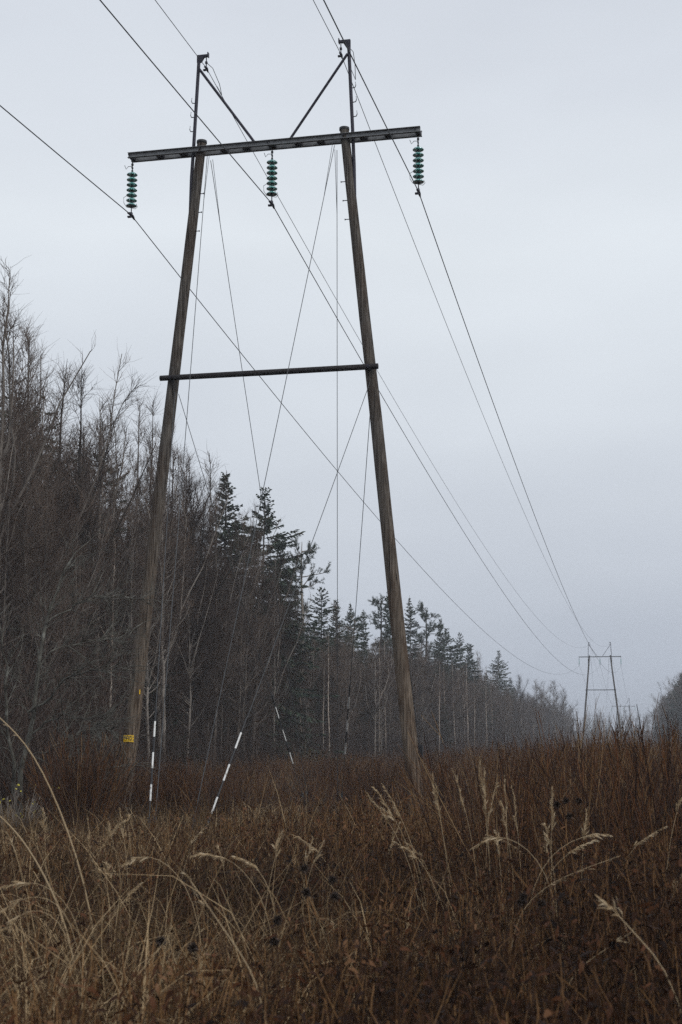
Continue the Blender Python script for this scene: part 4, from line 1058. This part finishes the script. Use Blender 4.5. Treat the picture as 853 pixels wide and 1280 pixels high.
PLUMES = [('reed_grass', (-1.464, 9.727, 0.0),
  [[(-1.464, 9.727, -0.03), (-1.539, 9.669, 0.735), (-1.614, 9.612, 0.988), (-1.721, 9.549, 1.225), (-1.831, 9.5, 1.383)],
   [(-1.45, 9.737, -0.03), (-1.519, 9.677, 0.713), (-1.588, 9.617, 0.988), (-1.684, 9.553, 1.252), (-1.777, 9.507, 1.41)],
   [(-1.474, 9.722, -0.03), (-1.57, 9.659, 0.756), (-1.666, 9.596, 1.014), (-1.764, 9.545, 1.199), (-1.884, 9.493, 1.357)]],
  'three pale grass plumes bending left together in front of the unplated pole', 'grass', 1.0, 0.0021),
 ('reed_grass', (-1.398, 10.3, 0.0),
  [[(-1.398, 10.3, -0.03), (-1.417, 10.251, 0.506), (-1.44, 10.196, 0.811), (-1.474, 10.139, 1.117), (-1.523, 10.075, 1.439)],
   [(-1.341, 10.312, -0.03), (-1.384, 10.258, 0.506), (-1.439, 10.192, 0.839), (-1.483, 10.128, 1.172), (-1.498, 10.093, 1.367)]],
  'twin upright grass plumes standing just right of the bending trio', 'grass', 1.0, 0.0021),
 ('reed_grass', (-1.259, 10.843, 0.0), [[(-1.259, 10.843, -0.03), (-1.288, 10.788, 0.563), (-1.322, 10.723, 0.913), (-1.37, 10.665, 1.204), (-1.453, 10.601, 1.484)]],
  'single grass plume leaning left between the twin plumes and the tall pair', 'grass', 1.0, 0.0021),
 ('reed_grass', (-1.15, 10.371, 0.0),
  [[(-1.15, 10.371, -0.03), (-1.15, 10.346, 0.284), (-1.15, 10.264, 0.784), (-1.158, 10.198, 1.172), (-1.194, 10.125, 1.572)],
   [(-1.179, 10.36, -0.03), (-1.181, 10.33, 0.339), (-1.186, 10.247, 0.839), (-1.14, 10.193, 1.228), (-1.079, 10.174, 1.422)],
   [(-1.136, 10.372, -0.03), (-1.138, 10.344, 0.312), (-1.144, 10.265, 0.784), (-1.175, 10.195, 1.172), (-1.164, 10.142, 1.506)]],
  'tallest bunch of pale grass plumes reaching nearly to the scrub top', 'grass', 1.0, 0.0021),
 ('reed_grass', (-1.027, 10.389, 0.0), [[(-1.027, 10.389, -0.03), (-1.025, 10.354, 0.395), (-1.023, 10.291, 0.784), (-1.023, 10.237, 1.117), (-1.028, 10.181, 1.45)]],
  'thin straight grass plume right of the tallest bunch', 'grass', 1.0, 0.0021),
 ('reed_grass', (-0.925, 10.407, 0.0),
  [[(-0.925, 10.407, -0.03), (-0.93, 10.366, 0.45), (-0.939, 10.3, 0.839), (-0.952, 10.252, 1.117), (-0.981, 10.205, 1.367)],
   [(-0.972, 10.396, -0.03), (-0.98, 10.355, 0.45), (-0.99, 10.298, 0.784), (-1.025, 10.245, 1.061), (-1.057, 10.206, 1.256)]],
  'pair of short straight plumes in front of the scrub', 'grass', 1.0, 0.0021),
 ('reed_grass', (-0.659, 9.368, 0.0), [[(-0.659, 9.368, -0.03), (-0.657, 9.336, 0.775), (-0.655, 9.303, 0.975), (-0.644, 9.273, 1.175), (-0.636, 9.238, 1.4)]],
  'fluffy upright plume alone before the dark weeds', 'grass', 2.0, 0.0021),
 ('reed_grass', (-0.467, 8.393, 0.0), [[(-0.467, 8.393, -0.03), (-0.545, 8.329, 0.745), (-0.623, 8.264, 1.034), (-0.794, 8.205, 1.167), (-0.917, 8.179, 1.167), (-1.025, 8.168, 1.091)]],
  'grass stalk arched over to the left like a hoop', 'grass', 1.0, 0.0021),
 ('reed_grass', (-0.788, 8.354, 0.0), [[(-0.788, 8.354, -0.03), (-0.749, 8.314, 0.567), (-0.707, 8.272, 0.878), (-0.577, 8.263, 1.1), (-0.376, 8.294, 1.18), (-0.266, 8.318, 1.176)]],
  'grass stalk arched over to the right with a long tip', 'grass', 1.0, 0.0021),
 ('reed_grass', (-0.773, 8.881, 0.0), [[(-0.773, 8.881, -0.03), (-0.735, 8.846, 0.496), (-0.686, 8.803, 0.827), (-0.568, 8.797, 1.016), (-0.354, 8.828, 1.11)]],
  'grass stalk bowed right below the longer arch', 'grass', 1.0, 0.0021),
 ('reed_grass', (-3.998, 10.728, 0.0),
  [[(-3.998, 10.728, -0.03), (-4.005, 10.702, 0.662), (-4.012, 10.675, 0.814), (-4.03, 10.641, 0.997), (-4.048, 10.609, 1.169)],
   [(-4.022, 10.723, -0.03), (-4.053, 10.691, 0.662), (-4.084, 10.659, 0.814), (-4.116, 10.632, 0.936), (-4.136, 10.608, 1.059)],
   [(-3.964, 10.746, -0.03), (-3.969, 10.71, 0.662), (-3.973, 10.673, 0.875), (-3.991, 10.639, 1.059), (-3.99, 10.632, 1.107)]],
  'feathery pale plume clump at the foot of the plated pole', 'grass', 2.2, 0.0021),
 ('reed_grass', (-3.557, 9.295, 0.0),
  [[(-3.557, 9.295, -0.03), (-3.573, 9.265, 0.513), (-3.588, 9.236, 0.671), (-3.626, 9.206, 0.803), (-3.675, 9.181, 0.893)],
   [(-3.526, 9.301, -0.03), (-3.542, 9.272, 0.513), (-3.557, 9.243, 0.671), (-3.574, 9.217, 0.803), (-3.592, 9.201, 0.882)]],
  'low feathery plume clump in front of the plated pole', 'grass', 2.0, 0.0021),
 ('reed_grass', (-2.512, 6.39, 0.0),
  [[(-2.512, 6.39, -0.03), (-2.558, 6.344, 0.707), (-2.604, 6.299, 0.924), (-2.707, 6.258, 1.039), (-2.814, 6.23, 1.068), (-2.922, 6.211, 1.039)],
   [(-2.524, 6.393, -0.03), (-2.576, 6.343, 0.689), (-2.629, 6.293, 0.924), (-2.744, 6.254, 1.014), (-2.87, 6.232, 0.978), (-2.944, 6.225, 0.924)],
   [(-2.531, 6.392, -0.03), (-2.595, 6.342, 0.671), (-2.659, 6.293, 0.888), (-2.782, 6.255, 0.96), (-2.891, 6.243, 0.888), (-2.965, 6.238, 0.816)]],
  'spray of fine grass arching left at the photo edge', 'grass', 0.8, 0.0016),
 ('reed_grass', (-2.299, 7.496, 0.0), [[(-2.299, 7.496, -0.03), (-2.351, 7.437, 0.638), (-2.403, 7.378, 0.929), (-2.542, 7.322, 1.088), (-2.665, 7.292, 1.104), (-2.749, 7.282, 1.054)]],
  'grass stalk arched left in front of the guy anchors', 'grass', 1.0, 0.0021),
 ('reed_grass', (-1.927, 7.57, 0.0),
  [[(-1.927, 7.57, -0.03), (-1.98, 7.517, 0.638), (-2.033, 7.465, 0.888), (-2.151, 7.412, 1.054), (-2.273, 7.376, 1.113), (-2.397, 7.352, 1.096)],
   [(-1.928, 7.576, -0.03), (-1.959, 7.522, 0.638), (-1.991, 7.467, 0.929), (-2.089, 7.422, 1.075), (-2.191, 7.396, 1.096)]],
  'pair of grass stalks arched left in the middle of the grass', 'grass', 1.0, 0.0021),
 ('reed_grass', (-2.203, 7.991, 0.0), [[(-2.203, 7.991, -0.03), (-2.172, 7.976, 0.745), (-2.141, 7.961, 0.878), (-2.105, 7.943, 1.034), (-2.06, 7.929, 1.18)]],
  'small upright plume leaning right in the middle of the grass', 'grass', 1.2, 0.0021),
 ('straw', (-1.263, 5.079, 0.0), [[(-1.263, 5.079, -0.03), (-1.354, 5.034, 0.811), (-1.445, 4.989, 0.964), (-1.536, 4.946, 1.103), (-1.622, 4.906, 1.236)]],
  'long straight straw slanting across the grass', 'straw', 0.15, 0.0028),
 ('straw', (0.212, 5.389, 0.0), [[(0.212, 5.389, -0.03), (0.072, 5.335, 0.859), (-0.069, 5.28, 1.006), (-0.148, 5.247, 1.103), (-0.196, 5.23, 1.145)]],
  'blurred straw slanting down to the lower photo corner', 'straw', 0.5, 0.003),
 ('straw', (-0.521, 6.288, 0.0), [[(-0.521, 6.288, -0.03), (-0.419, 6.295, 0.674), (-0.317, 6.302, 0.767), (-0.216, 6.313, 0.834), (-0.115, 6.324, 0.9)]],
  'pale straw slanting up through the dark weeds', 'straw', 0.1, 0.0022),
 ('straw', (-0.052, 6.433, 0.0), [[(-0.052, 6.433, -0.03), (-0.078, 6.395, 0.517), (-0.104, 6.356, 0.717), (-0.131, 6.32, 0.9), (-0.175, 6.286, 1.05)]],
  'thin upright straw leaning left in the dark weeds', 'straw', 0.1, 0.002),
 ('straw', (-0.866, 7.755, 0.0), [[(-0.866, 7.755, -0.03), (-0.759, 7.761, 0.763), (-0.653, 7.767, 0.867), (-0.546, 7.773, 0.971), (-0.192, 7.829, 1.096)]],
  'straw bent over to the right below the arches', 'straw', 0.2, 0.002),
 ('arching_stalk', (-3.227, 8.338, 0.0),
  [[(-3.227, 8.338, -0.03), (-3.3, 8.268, 0.638), (-3.373, 8.198, 0.968), (-3.478, 8.121, 1.299), (-3.586, 8.055, 1.558), (-3.697, 8.002, 1.733), (-3.833, 7.953, 1.851)]],
  'thick blurred stalk arching to the photo edge in front of the willow bush', 'stalk', 0.05, 0.0062),
 ('arching_stalk', (-2.802, 7.074, 0.0), [[(-2.802, 7.074, -0.03), (-2.891, 7.009, 0.64), (-2.981, 6.943, 0.92), (-3.092, 6.883, 1.14), (-3.187, 6.841, 1.272), (-3.291, 6.804, 1.36)]],
  'lower blurred stalk arching out at the photo edge', 'stalk', 0.05, 0.0055),
 ('reed_grass', (-4.804, 12.001, 0.0), [[(-4.804, 12.001, -0.03), (-4.803, 11.983, 0.202), (-4.802, 11.927, 0.543), (-4.802, 11.882, 0.817), (-4.811, 11.846, 1.023)]],
  'one of the thin single grass plumes scattered through the dark foreground weeds', 'grass', 1.2993028313300634, 0.0017675181055111303),
 ('reed_grass', (-2.951, 10.055, 0.0), [[(-2.951, 10.055, -0.03), (-2.957, 10.033, 0.221), (-2.973, 9.975, 0.555), (-2.992, 9.934, 0.778), (-3.031, 9.898, 0.946)]],
  'one of the thin single grass plumes scattered through the dark foreground weeds', 'grass', 0.6537846737941457, 0.0022644170189063772),
 ('reed_grass', (-3.815, 8.794, 0.0), [[(-3.815, 8.794, -0.03), (-3.81, 8.749, 0.527), (-3.804, 8.688, 0.91), (-3.804, 8.655, 1.111), (-3.809, 8.629, 1.262)]],
  'one of the thin single grass plumes scattered through the dark foreground weeds', 'grass', 0.8032603366732713, 0.0016909847418246399),
 ('reed_grass', (-4.94, 12.115, 0.0), [[(-4.94, 12.115, -0.03), (-4.922, 12.105, 0.131), (-4.822, 12.053, 0.579), (-4.729, 12.028, 0.856), (-4.586, 12.039, 0.981)]],
  'one of the thin single grass plumes scattered through the dark foreground weeds', 'grass', 0.8017641073926027, 0.002128674537289466),
 ('reed_grass', (-3.916, 10.945, 0.0), [[(-3.916, 10.945, -0.03), (-3.921, 10.941, 0.016), (-4.001, 10.859, 0.406), (-4.087, 10.8, 0.653), (-4.236, 10.75, 0.764)]],
  'one of the thin single grass plumes scattered through the dark foreground weeds', 'grass', 0.6137103832168371, 0.0016514987977726211),
 ('reed_grass', (-2.113, 10.371, 0.0), [[(-2.113, 10.371, -0.03), (-2.147, 10.34, 0.26), (-2.25, 10.245, 0.701), (-2.36, 10.184, 0.928), (-2.55, 10.126, 1.03)]],
  'one of the thin single grass plumes scattered through the dark foreground weeds', 'grass', 0.9631694284454773, 0.002183153167869844),
 ('reed_grass', (-2.326, 9.372, 0.0), [[(-2.326, 9.372, -0.03), (-2.307, 9.346, 0.334), (-2.271, 9.294, 0.698), (-2.24, 9.267, 0.905), (-2.196, 9.252, 1.059)]],
  'one of the thin single grass plumes scattered through the dark foreground weeds', 'grass', 0.578093192170906, 0.002152145006142775),
 ('reed_grass', (-3.461, 12.284, 0.0), [[(-3.461, 12.284, -0.03), (-3.453, 12.316, -0.399), (-3.47, 12.245, 0.011), (-3.491, 12.196, 0.284), (-3.534, 12.153, 0.488)]],
  'one of the thin single grass plumes scattered through the dark foreground weeds', 'grass', 0.6581185240077454, 0.0017201278946145718),
 ('reed_grass', (-3.477, 10.164, 0.0), [[(-3.477, 10.164, -0.03), (-3.435, 10.14, 0.38), (-3.355, 10.093, 0.769), (-3.28, 10.072, 0.998), (-3.167, 10.08, 1.101)]],
  'one of the thin single grass plumes scattered through the dark foreground weeds', 'grass', 0.6759640237343456, 0.0017951090270751965),
 ('reed_grass', (-4.101, 9.249, 0.0), [[(-4.101, 9.249, -0.03), (-4.126, 9.207, 0.421), (-4.159, 9.15, 0.723), (-4.195, 9.107, 0.935), (-4.26, 9.067, 1.094)]],
  'one of the thin single grass plumes scattered through the dark foreground weeds', 'grass', 0.8015408414504118, 0.0022674529654109227),
 ('reed_grass', (-2.226, 8.878, 0.0), [[(-2.226, 8.878, -0.03), (-2.199, 8.853, 0.345), (-2.143, 8.802, 0.731), (-2.093, 8.781, 0.926), (-2.017, 8.773, 1.072)]],
  'one of the thin single grass plumes scattered through the dark foreground weeds', 'grass', 0.6614466069523931, 0.0022131797919313634),
 ('reed_grass', (-3.207, 7.906, 0.0), [[(-3.207, 7.906, -0.03), (-3.14, 7.886, 0.39), (-3.063, 7.864, 0.63), (-2.989, 7.85, 0.809), (-2.874, 7.862, 0.89)]],
  'one of the thin single grass plumes scattered through the dark foreground weeds', 'grass', 0.6361256156511651, 0.001948485838801459),
 ('reed_grass', (-1.392, 10.149, 0.0), [[(-1.392, 10.149, -0.03), (-1.443, 10.103, 0.403), (-1.51, 10.042, 0.684), (-1.578, 9.991, 0.903), (-1.699, 9.949, 1.001)]],
  'one of the thin single grass plumes scattered through the dark foreground weeds', 'grass', 0.5760893764140195, 0.0016682046989394),
 ('reed_grass', (-2.037, 10.536, 0.0), [[(-2.037, 10.536, -0.03), (-2.015, 10.516, 0.279), (-1.955, 10.461, 0.695), (-1.902, 10.434, 0.924), (-1.823, 10.423, 1.097)]],
  'one of the thin single grass plumes scattered through the dark foreground weeds', 'grass', 0.9039386361136393, 0.0021665418752940474),
 ('reed_grass', (-0.016, 8.775, 0.0), [[(-0.016, 8.775, -0.03), (0.028, 8.737, 0.803), (0.073, 8.699, 1.092), (0.114, 8.678, 1.276), (0.175, 8.668, 1.414)]],
  'one of the thin single grass plumes scattered through the dark foreground weeds', 'grass', 1.0950015503132997, 0.001881155409368482),
 ('reed_grass', (-0.073, 8.53, 0.0), [[(-0.073, 8.53, -0.03), (-0.025, 8.505, 0.441), (0.023, 8.48, 0.657), (0.07, 8.461, 0.835), (0.141, 8.454, 0.968)]],
  'one of the thin single grass plumes scattered through the dark foreground weeds', 'grass', 1.2001433468893783, 0.0016264971726113859),
 ('reed_grass', (0.108, 12.169, 0.0), [[(0.108, 12.169, -0.03), (0.117, 12.202, -0.409), (0.092, 12.115, 0.091), (0.059, 12.066, 0.344), (-0.002, 12.022, 0.535)]],
  'one of the thin single grass plumes scattered through the dark foreground weeds', 'grass', 0.8532190985736325, 0.0016666838419464795),
 ('reed_grass', (-0.725, 10.703, 0.0), [[(-0.725, 10.703, -0.03), (-0.734, 10.669, 0.362), (-0.745, 10.623, 0.625), (-0.758, 10.583, 0.852), (-0.786, 10.549, 1.023)]],
  'one of the thin single grass plumes scattered through the dark foreground weeds', 'grass', 0.5976176149157281, 0.0020645891947803576),
 ('reed_grass', (-0.912, 8.918, 0.0), [[(-0.912, 8.918, -0.03), (-0.916, 8.872, 0.54), (-0.92, 8.825, 0.82), (-0.928, 8.792, 1.01), (-0.945, 8.765, 1.153)]],
  'one of the thin single grass plumes scattered through the dark foreground weeds', 'grass', 0.8150023389843786, 0.001888646396728374),
 ('reed_grass', (-1.19, 9.176, 0.0), [[(-1.19, 9.176, -0.03), (-1.275, 9.121, 0.564), (-1.36, 9.067, 0.783), (-1.446, 9.016, 0.98), (-1.594, 8.969, 1.069)]],
  'one of the thin single grass plumes scattered through the dark foreground weeds', 'grass', 1.080112803009758, 0.0021666568970718767),
 ('reed_grass', (-0.555, 8.511, 0.0), [[(-0.555, 8.511, -0.03), (-0.563, 8.461, 0.556), (-0.573, 8.401, 0.91), (-0.589, 8.368, 1.09), (-0.62, 8.339, 1.225)]],
  'one of the thin single grass plumes scattered through the dark foreground weeds', 'grass', 1.1045049524319308, 0.0020020660806850878),
 ('reed_grass', (-0.503, 9.344, 0.0), [[(-0.503, 9.344, -0.03), (-0.482, 9.299, 0.614), (-0.461, 9.255, 0.915), (-0.444, 9.226, 1.113), (-0.421, 9.206, 1.262)]],
  'one of the thin single grass plumes scattered through the dark foreground weeds', 'grass', 1.095160839079584, 0.0021178173792134247),
 ('reed_grass', (-2.263, 10.959, 0.0), [[(-2.263, 10.959, -0.03), (-2.265, 10.975, -0.229), (-2.255, 10.899, 0.244), (-2.254, 10.861, 0.483), (-2.26, 10.83, 0.663)]],
  'one of the thin single grass plumes scattered through the dark foreground weeds', 'grass', 0.6789345242520611, 0.0018371354882694565),
 ('reed_grass', (-0.789, 12.959, 0.0), [[(-0.789, 12.959, -0.03), (-0.787, 12.961, -0.047), (-0.957, 12.836, 0.487), (-1.137, 12.752, 0.763), (-1.441, 12.666, 0.887)]],
  'one of the thin single grass plumes scattered through the dark foreground weeds', 'grass', 1.1803860266258015, 0.002013019331110543),
 ('reed_grass', (-0.812, 12.873, 0.0), [[(-0.812, 12.873, -0.03), (-0.804, 12.888, -0.185), (-0.837, 12.827, 0.142), (-0.873, 12.774, 0.416), (-0.94, 12.726, 0.621)]],
  'one of the thin single grass plumes scattered through the dark foreground weeds', 'grass', 0.7959777794992704, 0.0023668668424187264),
 ('reed_grass', (-0.481, 9.881, 0.0), [[(-0.481, 9.881, -0.03), (-0.382, 9.86, 0.494), (-0.254, 9.832, 0.831), (-0.131, 9.825, 1.04), (0.062, 9.851, 1.134)]],
  'one of the thin single grass plumes scattered through the dark foreground weeds', 'grass', 1.174110149854223, 0.002147471198580605)]
for i, (nm, loc, culms, lab, cat, heavy, rr) in enumerate(PLUMES):
    plume_grass(nm, loc, culms, lab, cat, 'thin plumes scattered through the foreground' if lab.startswith('one of') else 'pale grass plumes and straws in the foreground', rr, heavy, 50 + i)

# dried flower stalks with blackened heads
def seedhead(loc, h, heads, label, seed):
    rg = np.random.default_rng(seed)
    root = empty('dried_flower', loc, 0, label, 'dried flower', 'dried flowers with dark heads')
    st = MB()
    tops = []
    st.tube([(0, 0, -.03), (.01, .01, h * .5), (.02, 0, h * .78)], [.005, .0045, .004], 6)
    for i in range(heads):
        a = 6.28 * i / heads + rg.uniform(-.4, .4); e = (.02 + .07 * math.cos(a) * (heads > 1), .05 * math.sin(a) * (heads > 1), h * rg.uniform(.93, 1.05))
        st.tube([(.02, 0, h * .78), (e[0] * .6, e[1] * .6, h * .88), e], [.003, .0026, .002], 6); tops.append(e)
    st.build('stalk', M['herb'], root)
    for e in tops:
        n = 130
        d = norm(rg.normal(0, 1, (n, 3)) + np.array([0, 0, .5]))
        S = grow(np.array(e)[None] + d * .004, d, rg.uniform(.008, .027, n), 3, -.1, .3, rg)
        np_obj('seed_head', [(*ribbons(S, np.array([.003, .005, .001])[None] * np.ones((n, 1)), perp(d, rg)), 0)], [M['seed']], root)
FLOWERS = [((-1.72, 6.49, 0.0), 0.95, 1, 'dark round dried flower head left of the two close ones'), ((-1.65, 7.0, 0.0), 1.07, 2, 'dark double flower head standing highest in the middle grass'),
 ((-1.53, 6.53, 0.0), 0.96, 2, 'dark flower heads low in the middle grass'), ((-1.66, 6.2, 0.0), 0.89, 1, 'small dark flower head lowest in the middle grass'),
 ((-0.56, 9.28, 0.0), 1.27, 4, 'cluster of blackened flower heads against the red scrub'), ((-0.63, 7.03, 0.0), 0.94, 3, 'dark drooping flower heads below the grass arches'),
 ((-2.01, 5.92, 0.0), 0.88, 2, 'dark flower heads beside the slanting straw')]
for i, (loc, h, n, lab) in enumerate(FLOWERS):
    seedhead(loc, h, n, lab, 80 + i)

# fan-shaped willow bush in front of the yellow-plated pole
def bush(name, loc, n, h, spread, m, label, cat, r0=.009, seed=1):
    rg = np.random.default_rng(seed)
    root = empty(name, loc, 0, label, cat)
    base = np.concatenate([np.clip(rg.normal(0, .16, (n, 2)), -.3, .3), np.full((n, 1), -.05)], 1)
    fan = np.concatenate([base[:, :2] / .16 * spread + rg.normal(0, .06, (n, 2)), np.zeros((n, 1))], 1)
    hh = h * rg.uniform(.6, 1.1, n)
    P, T0 = stems(base, hh, rg, k=6, lean=.03, up=.05, wig=.04, r0=r0, r1=r0 * .35, s=5, fan=fan)
    np_obj('stems', [(*T0, 0)], [m], root, True)
    i2 = np.repeat(np.arange(n), 9); t2 = rg.uniform(.3, .98, len(i2)); p2, T2 = along(P, i2, t2)
    P2 = grow(p2, norm(T2 + perp(T2, rg) * .4), (1.15 - t2) * hh[i2] * .5, 4, .06, .07, rg)
    np_obj('twigs', [(*tubes(P2, np.broadcast_to(np.linspace(.0045, .002, 4)[None], (len(i2), 4)), 3), 0)], [m], root)
    return root, P2
BUSHES = [((-9.34, 22.6, 0.0), 95, 1.79, 0.21, 'fan-shaped brown willow bush left of the plated pole'),
 ((-10.73, 24.91, 0.0), 60, 1.41, 0.3, 'smaller brown willow bush at the forest edge beside the fan-shaped one'),
 ((-0.81, 20.69, 0.0), 34, 1.84, 0.25, 'dark bush rising against the sky below the second pylon'), ((-0.14, 12.54, 0.0), 40, 1.7, 0.4, 'dark leaning bush at the right of the clearing'),
 ((-0.01, 21.9, 0.0), 60, 2.01, 0.28, 'dense russet bush below the right-hand wood'), ((-0.53, 18.66, 0.0), 44, 1.87, 0.26, 'russet bush straight below the tiny faint pylon'),
 ((-1.91, 27.72, 0.0), 54, 1.85, 0.28, 'rounded russet bush left of the second pylon legs'), ((-10.97, 27.98, 0.0), 60, 1.54, 0.2, 'dark reddish bush close behind the foot of the plated pole'),
 ((-3.85, 27.35, 0.0), 46, 1.55, 0.26, 'russet bush just right of the unplated pole foot'), ((-5.76, 30.07, 0.0), 46, 1.28, 0.26, 'russet bush just left of the unplated pole foot'),
 ((-10.13, 30.2, 0.0), 56, 1.01, 0.17, 'dark red bush behind the first striped marker'), ((0.17, 15.71, 0.0), 50, 1.95, 0.3, 'tallest russet bush rising where the scrub meets the photo edge')]
for i, (loc, n, h, sp, lab) in enumerate(BUSHES):
    bush('willow_bush', loc, n, h, sp, M['willow'], lab, 'bush', .008, 30 + i)
loc, h = ((-11.03, 23.78, 0.0), 1.01)
root, P2 = bush('yellow_leaved_sapling', loc, 16, h, .32, M['bark'], 'small grey sapling keeping a few yellow leaves at the left forest edge', 'sapling', .010, 44)
rg = np.random.default_rng(9)
n = 34
sel = rg.integers(0, len(P2), n); tip = P2[sel, -1]
d = norm(rg.normal(0, 1, (n, 3)) + np.array([0, 0, -1.]))
S = grow(tip, d, np.full(n, .055), 4, -.1, .1, rg)
np_obj('leaves', [(*ribbons(S, np.array([.003, .015, .014, .002])[None] * np.ones((n, 1)), perp(d, rg)), 0)], [M['yleaf']], root)

# crooked grey tree whose limbs reach out over the scrub
CR = {'loc': (-11.81, 25.7, 0.0),
 'limbs': [([(-11.81, 25.7, 0.0), (-11.69, 25.53, 1.18), (-11.53, 25.37, 2.37), (-11.41, 25.51, 3.6), (-11.23, 25.7, 4.54), (-10.9, 25.85, 5.33)], 0.055, 0.015),
           ([(-11.57, 25.39, 2.22), (-11.2, 25.43, 2.45), (-10.66, 25.06, 2.88), (-9.99, 24.78, 2.97), (-9.34, 24.71, 2.99)], 0.028, 0.006),
           ([(-11.61, 25.45, 1.77), (-11.29, 25.48, 2.0), (-10.91, 25.23, 2.17), (-10.31, 25.06, 2.1), (-9.66, 24.82, 1.89)], 0.022, 0.005),
           ([(-11.66, 25.52, 1.33), (-11.23, 25.57, 1.55), (-10.86, 26.02, 1.85), (-10.44, 26.38, 2.05)], 0.018, 0.005),
           ([(-11.4, 25.28, 3.12), (-11.07, 25.61, 3.44), (-10.65, 25.98, 3.62), (-9.96, 26.53, 3.72)], 0.02, 0.005),
           ([(-11.31, 25.48, 3.9), (-10.89, 25.71, 4.3), (-10.32, 26.32, 4.5), (-9.91, 26.93, 4.5)], 0.018, 0.004),
           ([(-11.81, 25.7, 0.0), (-11.79, 25.25, 0.88), (-11.77, 24.9, 1.77), (-11.64, 24.66, 2.8), (-11.66, 24.3, 3.66)], 0.045, 0.015),
           ([(-11.64, 25.5, 1.48), (-10.97, 25.38, 1.18), (-10.45, 25.28, 1.21), (-9.98, 25.29, 1.11)], 0.015, 0.004)]}
root = empty('crooked_tree', CR['loc'], 0, 'crooked grey tree at the left forest edge reaching long arching limbs towards the plated pole', 'bare tree')
rg = np.random.default_rng(61)
L0 = np.array(CR['loc'])
trp, crp = [], []
for li, (poly, r0, r1) in enumerate(CR['limbs']):
    P = np.array(poly) - L0
    t = np.linspace(0, 1, len(P)); tt = np.linspace(0, 1, 12)
    Q = np.stack([np.interp(tt, t, P[:, i]) for i in range(3)], -1)
    for _ in range(2): Q[1:-1] = .25 * Q[:-2] + .5 * Q[1:-1] + .25 * Q[2:]
    Q[1:-1] += rg.normal(0, .035, (10, 3))
    trp.append(tubes(Q[None], np.linspace(r0, r1, 12)[None], 6))
    m = 26
    t2 = rg.uniform(.25, 1, m); p2, T2 = along(Q[None], np.zeros(m, int), t2)
    P2 = grow(p2, norm(T2 * .8 + perp(T2, rg) * .7), rg.uniform(.3, 1.3, m), 6, .02, .14, rg)
    trp.append(tubes(P2, np.broadcast_to(np.linspace(.010, .004, 6)[None], (m, 6)), 4))
    i3 = np.repeat(np.arange(m), 8); t3 = rg.uniform(.15, 1, len(i3)); p3, T3 = along(P2, i3, t3)
    P3 = grow(p3, norm(T3 * .7 + perp(T3, rg) * .8), rg.uniform(.12, .5, len(i3)), 4, .03, .16, rg)
    crp.append(tubes(P3, np.broadcast_to(np.linspace(.0045, .002, 4)[None], (len(i3), 4)), 3))
m_cb = mat_noise('lichen_grey_bark', [(.35, (.05, .045, .038)), (.6, (.13, .125, .105)), (.75, (.26, .26, .23))], nscale=5)
np_obj('trunk', [(V, Q, 0) for V, Q in trp], [m_cb], root, True)
np_obj('crown', [(V, Q, 0) for V, Q in crp], [m_cb], root)

# ---------------------------------------------------------------- the damp air
mb = MB()
mb.box((0, 1050, 10.0), (3100, 3200, 31.0))
m = bpy.data.materials.new('damp_air')
m.use_nodes = True
m.node_tree.nodes.clear()
o_ = m.node_tree.nodes.new('ShaderNodeOutputMaterial')
v_ = m.node_tree.nodes.new('ShaderNodeVolumePrincipled')
v_.inputs['Color'].default_value = (0.90, 0.94, 1.0, 1)
v_.inputs['Density'].default_value = 0.00065
v_.inputs['Anisotropy'].default_value = 0.0
m.node_tree.links.new(v_.outputs[0], o_.inputs['Volume'])
hz = mb.build('haze', m)
tag(hz, kind='stuff')
